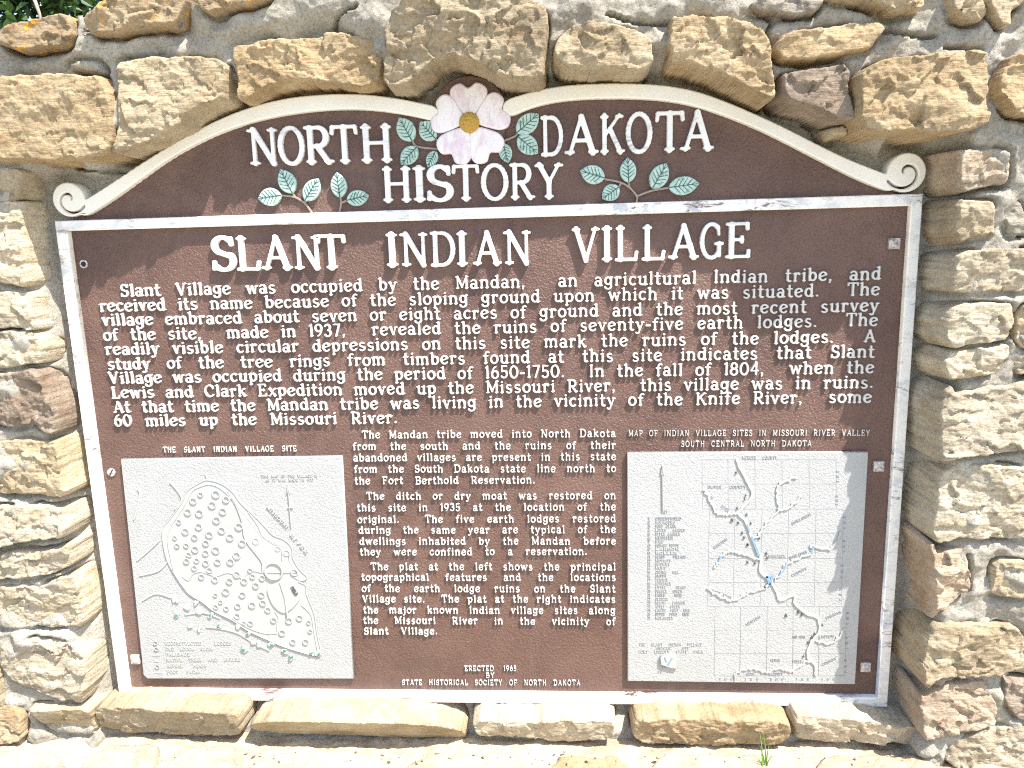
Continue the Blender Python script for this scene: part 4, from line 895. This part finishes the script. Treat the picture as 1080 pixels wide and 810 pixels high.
bl = [(w2([(808.5,608),(814,607.5),(812,616)], YM), .003), (w2([(808.5,608),(811.5,615.5)], YM), .003), (w2([(793,566),(797,577),(800,585)], YM), .0032), (w2([(856,583),(857,576)], YM), .0016),
      (w2([(793,515),(794,522),(789,530)], YM), .002), (w2([(822,606),(827,600),(829,594)], YM), .0018), (w2([(876,678),(883.5,673),(891,662.5)], YM), .0018), (w2([(788,553),(790,560)], YM), .0018), (w2([(758,591),(761,586)], YM), .0022), (w2([(855,650),(858,662),(862,670)], YM), .0014), (w2([(818,620),(820,625)], YM), .0022)]
bl = [bl[k] for k in (0, 1, 2, 3, 5, 7, 8)]
for q_ in bl: relief('blue_water', strokes_loops([q_], .0005), YM - .0020, YM - .0008, BLUE, rv)
tri = [(655 + a / 5.4, 450 + b / 5.4, s) for a, b, s in [(655,260,1),(710,390,.8),(705,410,.8),(660,463,1),(632,530,1.5),(667,545,1.2),(690,603,1.1),(700,630,1.1),(720,670,1.1),(720,770,1.1)]]
tri += [(785 + a / 5.4, 450 + b / 5.4, s) for a, b, s in [(12,500,1),(37,548,1),(85,633,1.1),(125,720,1.2),(130,745,1.1),(20,670,1.1),(60,775,1.1)]]
tri += [(785 + a / 5.79, 590 + b / 5.79, s) for a, b, s in [(125,168,1.2),(255,340,1.4),(330,320,1.2),(352,335,1.2),(475,398,1.2),(430,453,1.2),(412,475,1.3),(390,505,1.1),(362,590,1)]]
for a, b, s in tri:
    c = PT(a, b, YM - .001); k = 1.2 * s * PXM
    relief('site_triangle', [[(c[0] - k, c[1] - k), (c[0] + k, c[1] - k), (c[0], c[1] + k * 1.1)]], YM - .0016, YM + .0004, INK, plat2)
names = ['GREENSHIELD', 'HOLMBERG', 'FORT CLARK', 'LOWER SANGER', 'UPPER SANGER', 'HENSLER', 'WARD', 'SQUARE BUTTE', 'LARSON', 'BOLLER', 'SLANT VILLAGE', 'MOTSIFF', 'SPERRY', 'HUFF', 'CRYING HILL', 'SMITH', 'JENNIE', 'SCHERMER', 'LITTLE HEART', 'DOUBLE DITCH', 'EAGLE NOSE', 'GLENCOE', 'NORTH CANNON', 'APPLE CREEK', 'LOWER FORT RICE', 'UPPER FORT RICE', 'MOLANDER']
wid = [130, 100, 105, 150, 125, 90, 40, 120, 120, 110, 155, 80, 75, 55, 120, 55, 65, 80, 155, 135, 135, 65, 150, 125, 175, 170, 90]
text_line('legend_line', 'KEY', (698.5,541), (705,541), 3, YM - .0010, YM + .0004, MAPS, plat2, .15, .11, 1, .1, 0, res=.06, serif=.09)
for i, (nm, wd) in enumerate(zip(names, wid)):
    yy = 548 + i * 4.03; x0 = 691.5
    text_line('legend_line', nm, (x0, yy), (x0 + wd / 4.76, yy), 2.7, YM - .0010, YM + .0004, MAPS if i % 5 else GREY_LINE_SHADE, plat2, .14, .1, .9, .1, 0, res=.07, serif=.09)
    text_line('legend_number', str(i + 1), (683.3, yy), (686.2, yy), 2.7, YM - .0010, YM + .0004, GREY_LINE_SHADE, plat2, .14, .1, .8, .08, 0, res=.07, serif=.09)
for t, a, b, cp in [('THE SLANT INDIAN VILLAGE', (674,681), (741,681), 3.2), ('HISTORIC SITE', (692,684.8), (727,684.8), 3.0), ('FORT LINCOLN STATE PARK', (674,688.6), (742,688.6), 3.2),
                    ('MERCER COUNTY', (783,484), (820,484), 3), ('OLIVER', (747,514.8), (761,514.8), 2.8), ('COUNTY', (770,514.8), (787,514.8), 2.8), ('BISMARCK', (811,587.6), (829,587.6), 3), ('HEART RIVER', (749,623), (771,632), 2.8),
                    ('COUNTY', (836,608), (852,600), 2.8), ('MORTON', (788,660), (803,651), 2.8), ('BURLEIGH', (836,553.5), (856,543), 2.8), ('EMMONS', (872,653), (888,646), 2.8), ('COUNTY', (868,702), (883,695), 2.8),
                    ('FORT YATES', (836,673), (849,673), 2.8), ('LINTON', (864,673), (880,672), 2.8), ('KNIFE RIVER', (743,521), (768,540), 2.8), ('APPLE CREEK', (833,590), (852,583), 2.8), ('MORTON', (754,579), (768,569), 2.8), ('CEDAR CREEK', (813,697), (846,699), 2.6), ('SIOUX COUNTY', (787,711.8), (826,711.8), 2.6)]:
    text_line('place_name', t, a, b, cp, YM - .0008, YM + .0004, GREY_LINE_SHADE if cp < 3 else MAPS, plat2, .14, .1, .9, .1, 0, res=.07, serif=.09)
for a, b in [((885.5,496),(885.5,508)), ((884.5,522),(884.5,532)), ((892.5,545),(892.5,558)), ((891.5,570),(891.5,583)), ((889.5,596),(889.5,610)), ((888.5,620),(888.5,633)), ((895.5,646),(895.5,659)), ((894.5,672),(894.5,685)), ((893,696),(893,710))]:
    text_line('township_label', 'T 14 N', b, a, 2.6, YM - .0008, YM + .0004, GREY_LINE_SHADE, plat2, .14, .1, .8, .06, 0, res=.07, serif=.09)
for x_ in (759, 786, 813, 840, 867): text_line('range_label', 'R 82 W', (x_, 717), (x_ + 14, 717.3), 2.3, YM - .0008, YM + .0004, MAPS, plat2, .14, .1, .8, .06, 0, res=.07, serif=.09)
relief('north_arrow', strokes_loops([([PT(698.5, 492, YM), PT(699, 538, YM)], np.array([.0008, .002, .0012])), ([PT(697.5, 500, YM), PT(698.5, 491, YM)], .0014), ([PT(700, 500, YM), PT(698.5, 491, YM)], .0014)], .0005), YM - .0022, YM + .0004, MAPS, plat2, .0003)
bh = relief('blockhouse_emblem', [[PT(a, b, YM) for a, b in ((697,700),(696,692),(703,689),(712,690),(714,704),(708,703.5))]], YM - .004, YM + .0004, MAPS, plat2, .0006)
relief('blue_stripe', strokes_loops([([PT(701, 692, YM), PT(702.5, 696, YM)], .0016), ([PT(704.5, 699, YM), PT(708.5, 693, YM)], .0022)], .0005), YM - .0046, YM - .0035, BLUE, bh)
relief('window', strokes_loops([([PT(698.5, 701, YM), PT(698.5, 702.3, YM)], .0011), ([PT(700.8, 701.3, YM), PT(700.8, 702.6, YM)], .0011)], .0004), YM - .0046, YM - .0035, INK, bh)
flush()

# ------------------------------------------------------------------ chips, grass, wire, tree
def chip_mesh(s):
    import bmesh
    bm = bmesh.new(); bmesh.ops.create_icosphere(bm, subdivisions=2, radius=1); rr = random.Random(s)
    pl = [(Vector((rr.uniform(-1, 1), rr.uniform(-1, 1), rr.uniform(-1, 1))).normalized(), rr.uniform(.45, .85)) for _ in range(9)]
    for v in bm.verts:
        for n, d in pl:
            k = v.co.dot(n)
            if k > d: v.co -= n * (k - d)
    me = bpy.data.meshes.new('pebble'); bm.to_mesh(me); bm.free(); return me
chips = [chip_mesh(i) for i in range(5)]
for m_, st in zip(chips, ('cream', 'buff', 'rose', 'ochre', 'grey')): m_.materials.append(ST[st])
spots = [(462,794,7), (476,799,5), (404,797,5), (412,801,4), (596,793,4.5), (603,797,3.5), (587,792,3), (694,800,5), (620,802,4), (628,799,3.5), (540,797,3), (500,796,3.5), (510,799,4), (735,801,4), (738,797,3), (440,803,3.5), (260,793,4), (268,797,5), (275,795,3), (290,799,3.5), (340,793,3), (350,796,4.5), (765,803,3), (650,803,3), (565,801,2.6), (220,791,4)]
spots += [(random.uniform(110, 960), random.uniform(791, 806), random.uniform(1.6, 3.0)) for _ in range(44)]
for i, (a, b, s) in enumerate(spots):
    q = PZ(a, b, ZL + .004); k = s * PXM * .5
    o = bpy.data.objects.new('pebble', chips[i % 5]); COL.objects.link(o); o.location = (q[0], min(q[1], -.05), ZL + .004 + k * .4); o.scale = (k * 1.3, k, k * .7); o.rotation_euler = (random.uniform(-.3, .3), random.uniform(-.3, .3), random.uniform(0, 6))
    big = {0: 'largest buff chip of stone on the ledge below the marker'}.get(i)
    tag(o, big or 'small broken chip of stone lying on the sunlit ledge below the marker', 'stone chip', None if big else 'stone chips scattered on the ledge')
gt = empty('grass_tuft', tuple(PZ(806, 806, ZL + .004)), 'sprig of green grass sprouting from the ledge under the ochre sill stone', 'grass')
GRASS = plain('green_grass_blade', (.14, .26, .05), .5)
for k in range(7):
    b0 = np.array(gt.location) + np.array([random.uniform(-.006, .006), random.uniform(-.004, .004), -.003]); h = random.uniform(.018, .066); dx, dy = random.uniform(-.02, .016), random.uniform(-.012, .004); V = []; wd = random.uniform(.0006, .0011)
    for j in range(6):
        t = j / 5; c = b0 + np.array([dx * t * t, dy * t * t, h * t]); ww = wd * (1 - t ** 2) + .0001; V += [c - (ww, 0, 0), c + (ww, 0, 0), c + (0, -ww * .6, 0)]
    F = []
    for j in range(5):
        p = j * 3; F += [[p, p + 2, p + 5, p + 3], [p + 2, p + 1, p + 4, p + 5], [p + 1, p, p + 3, p + 4]]
    link('blade', npmesh('blade', V, F), GRASS, gt)
def tube(name, pts, r, mat, parent=None, n=8, label=None):
    pts = [np.asarray(p, float) for p in pts]; V = []; F = []; rs_ = np.ones(len(pts)) * r if np.size(r) == 1 else np.interp(np.linspace(0, 1, len(pts)), np.linspace(0, 1, len(r)), r)
    for i, p in enumerate(pts):
        d = pts[min(i + 1, len(pts) - 1)] - pts[max(i - 1, 0)]; d /= np.linalg.norm(d) + 1e-12; a = np.cross(d, (0.3, .9, .2)); a /= np.linalg.norm(a) + 1e-9; b = np.cross(d, a)
        V += [p + rs_[i] * (a * math.cos(t) + b * math.sin(t)) for t in np.linspace(0, 2 * np.pi, n, endpoint=False)]
    for i in range(len(pts) - 1):
        for k in range(n): F.append([i * n + k, i * n + (k + 1) % n, (i + 1) * n + (k + 1) % n, (i + 1) * n + k])
    return link(name, npmesh(name, V, F), mat, parent)
WIRE = plain('weathered_wire', (.55, .54, .50), .5, .3)
wr = tube('wire_loop', catmull([P(a / 9, b / 9, .10) for a, b in [(880,120),(900,90),(925,58),(945,30),(980,20),(1012,26),(1042,40),(1085,40),(1120,55),(1130,100)]], 4), .0013, WIRE)
tag(wr, 'bent pale wire looping up behind the lichen spotted coping stone', 'wire')
BARK = plain('dark_bark', (.075, .055, .04), .9, 0, .8, 40, .01)
def leaf_mat():
    m, t, b = new_mat('tree_leaf'); v = coords(t, rnd=False)
    c = ramp(t, noise(t, 9, 4, .6, v), [(.3, (.02, .05, .009)), (.5, (.036, .082, .015)), (.7, (.065, .12, .028))])
    t.links.new(c, b.inputs['Base Color']); b.inputs['Roughness'].default_value = .38; b.inputs['Specular IOR Level'].default_value = .5
    tr = N(t, 'ShaderNodeBsdfTranslucent'); t.links.new(c, tr.inputs[0]); mx = N(t, 'ShaderNodeMixShader'); mx.inputs[0].default_value = .25
    t.links.new(b.outputs[0], mx.inputs[1]); t.links.new(tr.outputs[0], mx.inputs[2]); t.links.new(mx.outputs[0], t.nodes['Material Output'].inputs[0]); return m
LEAF = leaf_mat()
tc = P(40, 10, 2.4); tree = empty('leafy_tree', (tc[0], tc[1], GZ), 'dense green leafy tree growing behind the top left of the wall', 'tree')
cc = np.array([tc[0], tc[1] + .3, tc[2] + .15]); base = np.array([tc[0] + .1, tc[1] + .5, GZ - .05])
tube('trunk', catmull([base, base + (.04, 0, .7), base + (-.03, .02, 1.4), cc + (0, .2, .2), cc + (.1, .2, .9)], 6), np.array([.10, .075, .06, .04, .015]), BARK, tree)
for k in range(9):
    a = random.uniform(0, 6.28); st = base + (0, 0, random.uniform(1.1, 2.2)); en = cc + np.array([math.cos(a) * .8, math.sin(a) * .6, random.uniform(-.3, .7)])
    tube('branch', catmull([st, (st + en) / 2 + (0, 0, .12), en], 6), np.array([.028, .018, .006]), BARK, tree, 6)
tube('branch', [P(34, -6, 1.75), P(38, 4, 1.73), P(41.5, 14, 1.72), P(45, 30, 1.74)], np.array([.007, .006, .004]), plain('dead_twig_bark', (.36, .28, .22), .9), tree, 6)
rg = np.random.default_rng(8); nl = 24000; nc = 150
u = rg.normal(size=(nc, 3)); u /= np.linalg.norm(u, axis=1)[:, None]; cl = cc + u * (rg.uniform(.12, 1, (nc, 1)) ** .45) * np.array([1.05, .72, .95])
V = np.empty((nl * 6, 3)); which = rg.integers(0, nc, nl); c0 = cl[which] + rg.normal(0, .085, (nl, 3))
d = rg.normal(size=(nl, 3)) + np.array([0, -.3, -.4]); d /= np.linalg.norm(d, axis=1)[:, None]; s_ = np.cross(d, rg.normal(size=(nl, 3))); s_ /= np.linalg.norm(s_, axis=1)[:, None]; nn = np.cross(d, s_)
ln = rg.uniform(.035, .065, (nl, 1)); wd = ln * rg.uniform(.22, .32, (nl, 1))
for k, (a, b, f) in enumerate([(0, 0, 0), (.35, 1, .12), (.7, .7, .05), (1, 0, -.08), (.7, -.7, .05), (.35, -1, .12)]): V[k::6] = c0 + d * ln * a + s_ * wd * b + nn * ln * f
F = np.arange(nl * 6).reshape(-1, 6); q4 = np.concatenate([F[:, [0, 1, 2, 3]], F[:, [0, 3, 4, 5]]])
link('crown', npmesh('crown', V, q4, False), LEAF, tree)
# a hedge farther back closes the view under the crown
hd = empty('hedge', (tc[0] - .4, 4.6, GZ), 'dark green hedge far behind the tree at the wall end', 'hedge')
nl = 9000; V = np.empty((nl * 4, 3)); c0 = np.stack([rg.uniform(-5.2, .4, nl), 4.6 + rg.normal(0, .3, nl), GZ + rg.uniform(0, 3.3, nl)], 1); d = rg.normal(size=(nl, 3)); d /= np.linalg.norm(d, axis=1)[:, None]; s_ = np.cross(d, rg.normal(size=(nl, 3))); s_ /= np.linalg.norm(s_, axis=1)[:, None]
for k, (a, b) in enumerate([(0, 0), (.5, .3), (1, 0), (.5, -.3)]): V[k::4] = c0 + d * .13 * a + s_ * .13 * b
link('foliage', npmesh('foliage', V, np.arange(nl * 4).reshape(-1, 4), False), LEAF, hd)
for x_ in np.linspace(-4.8, 0, 9): tube('stem', [(x_, 4.65, GZ - .05), (x_ + .1, 4.6, GZ + 1.2), (x_ - .1, 4.6, GZ + 2.4)], np.array([.04, .03, .01]), BARK, hd, 6)
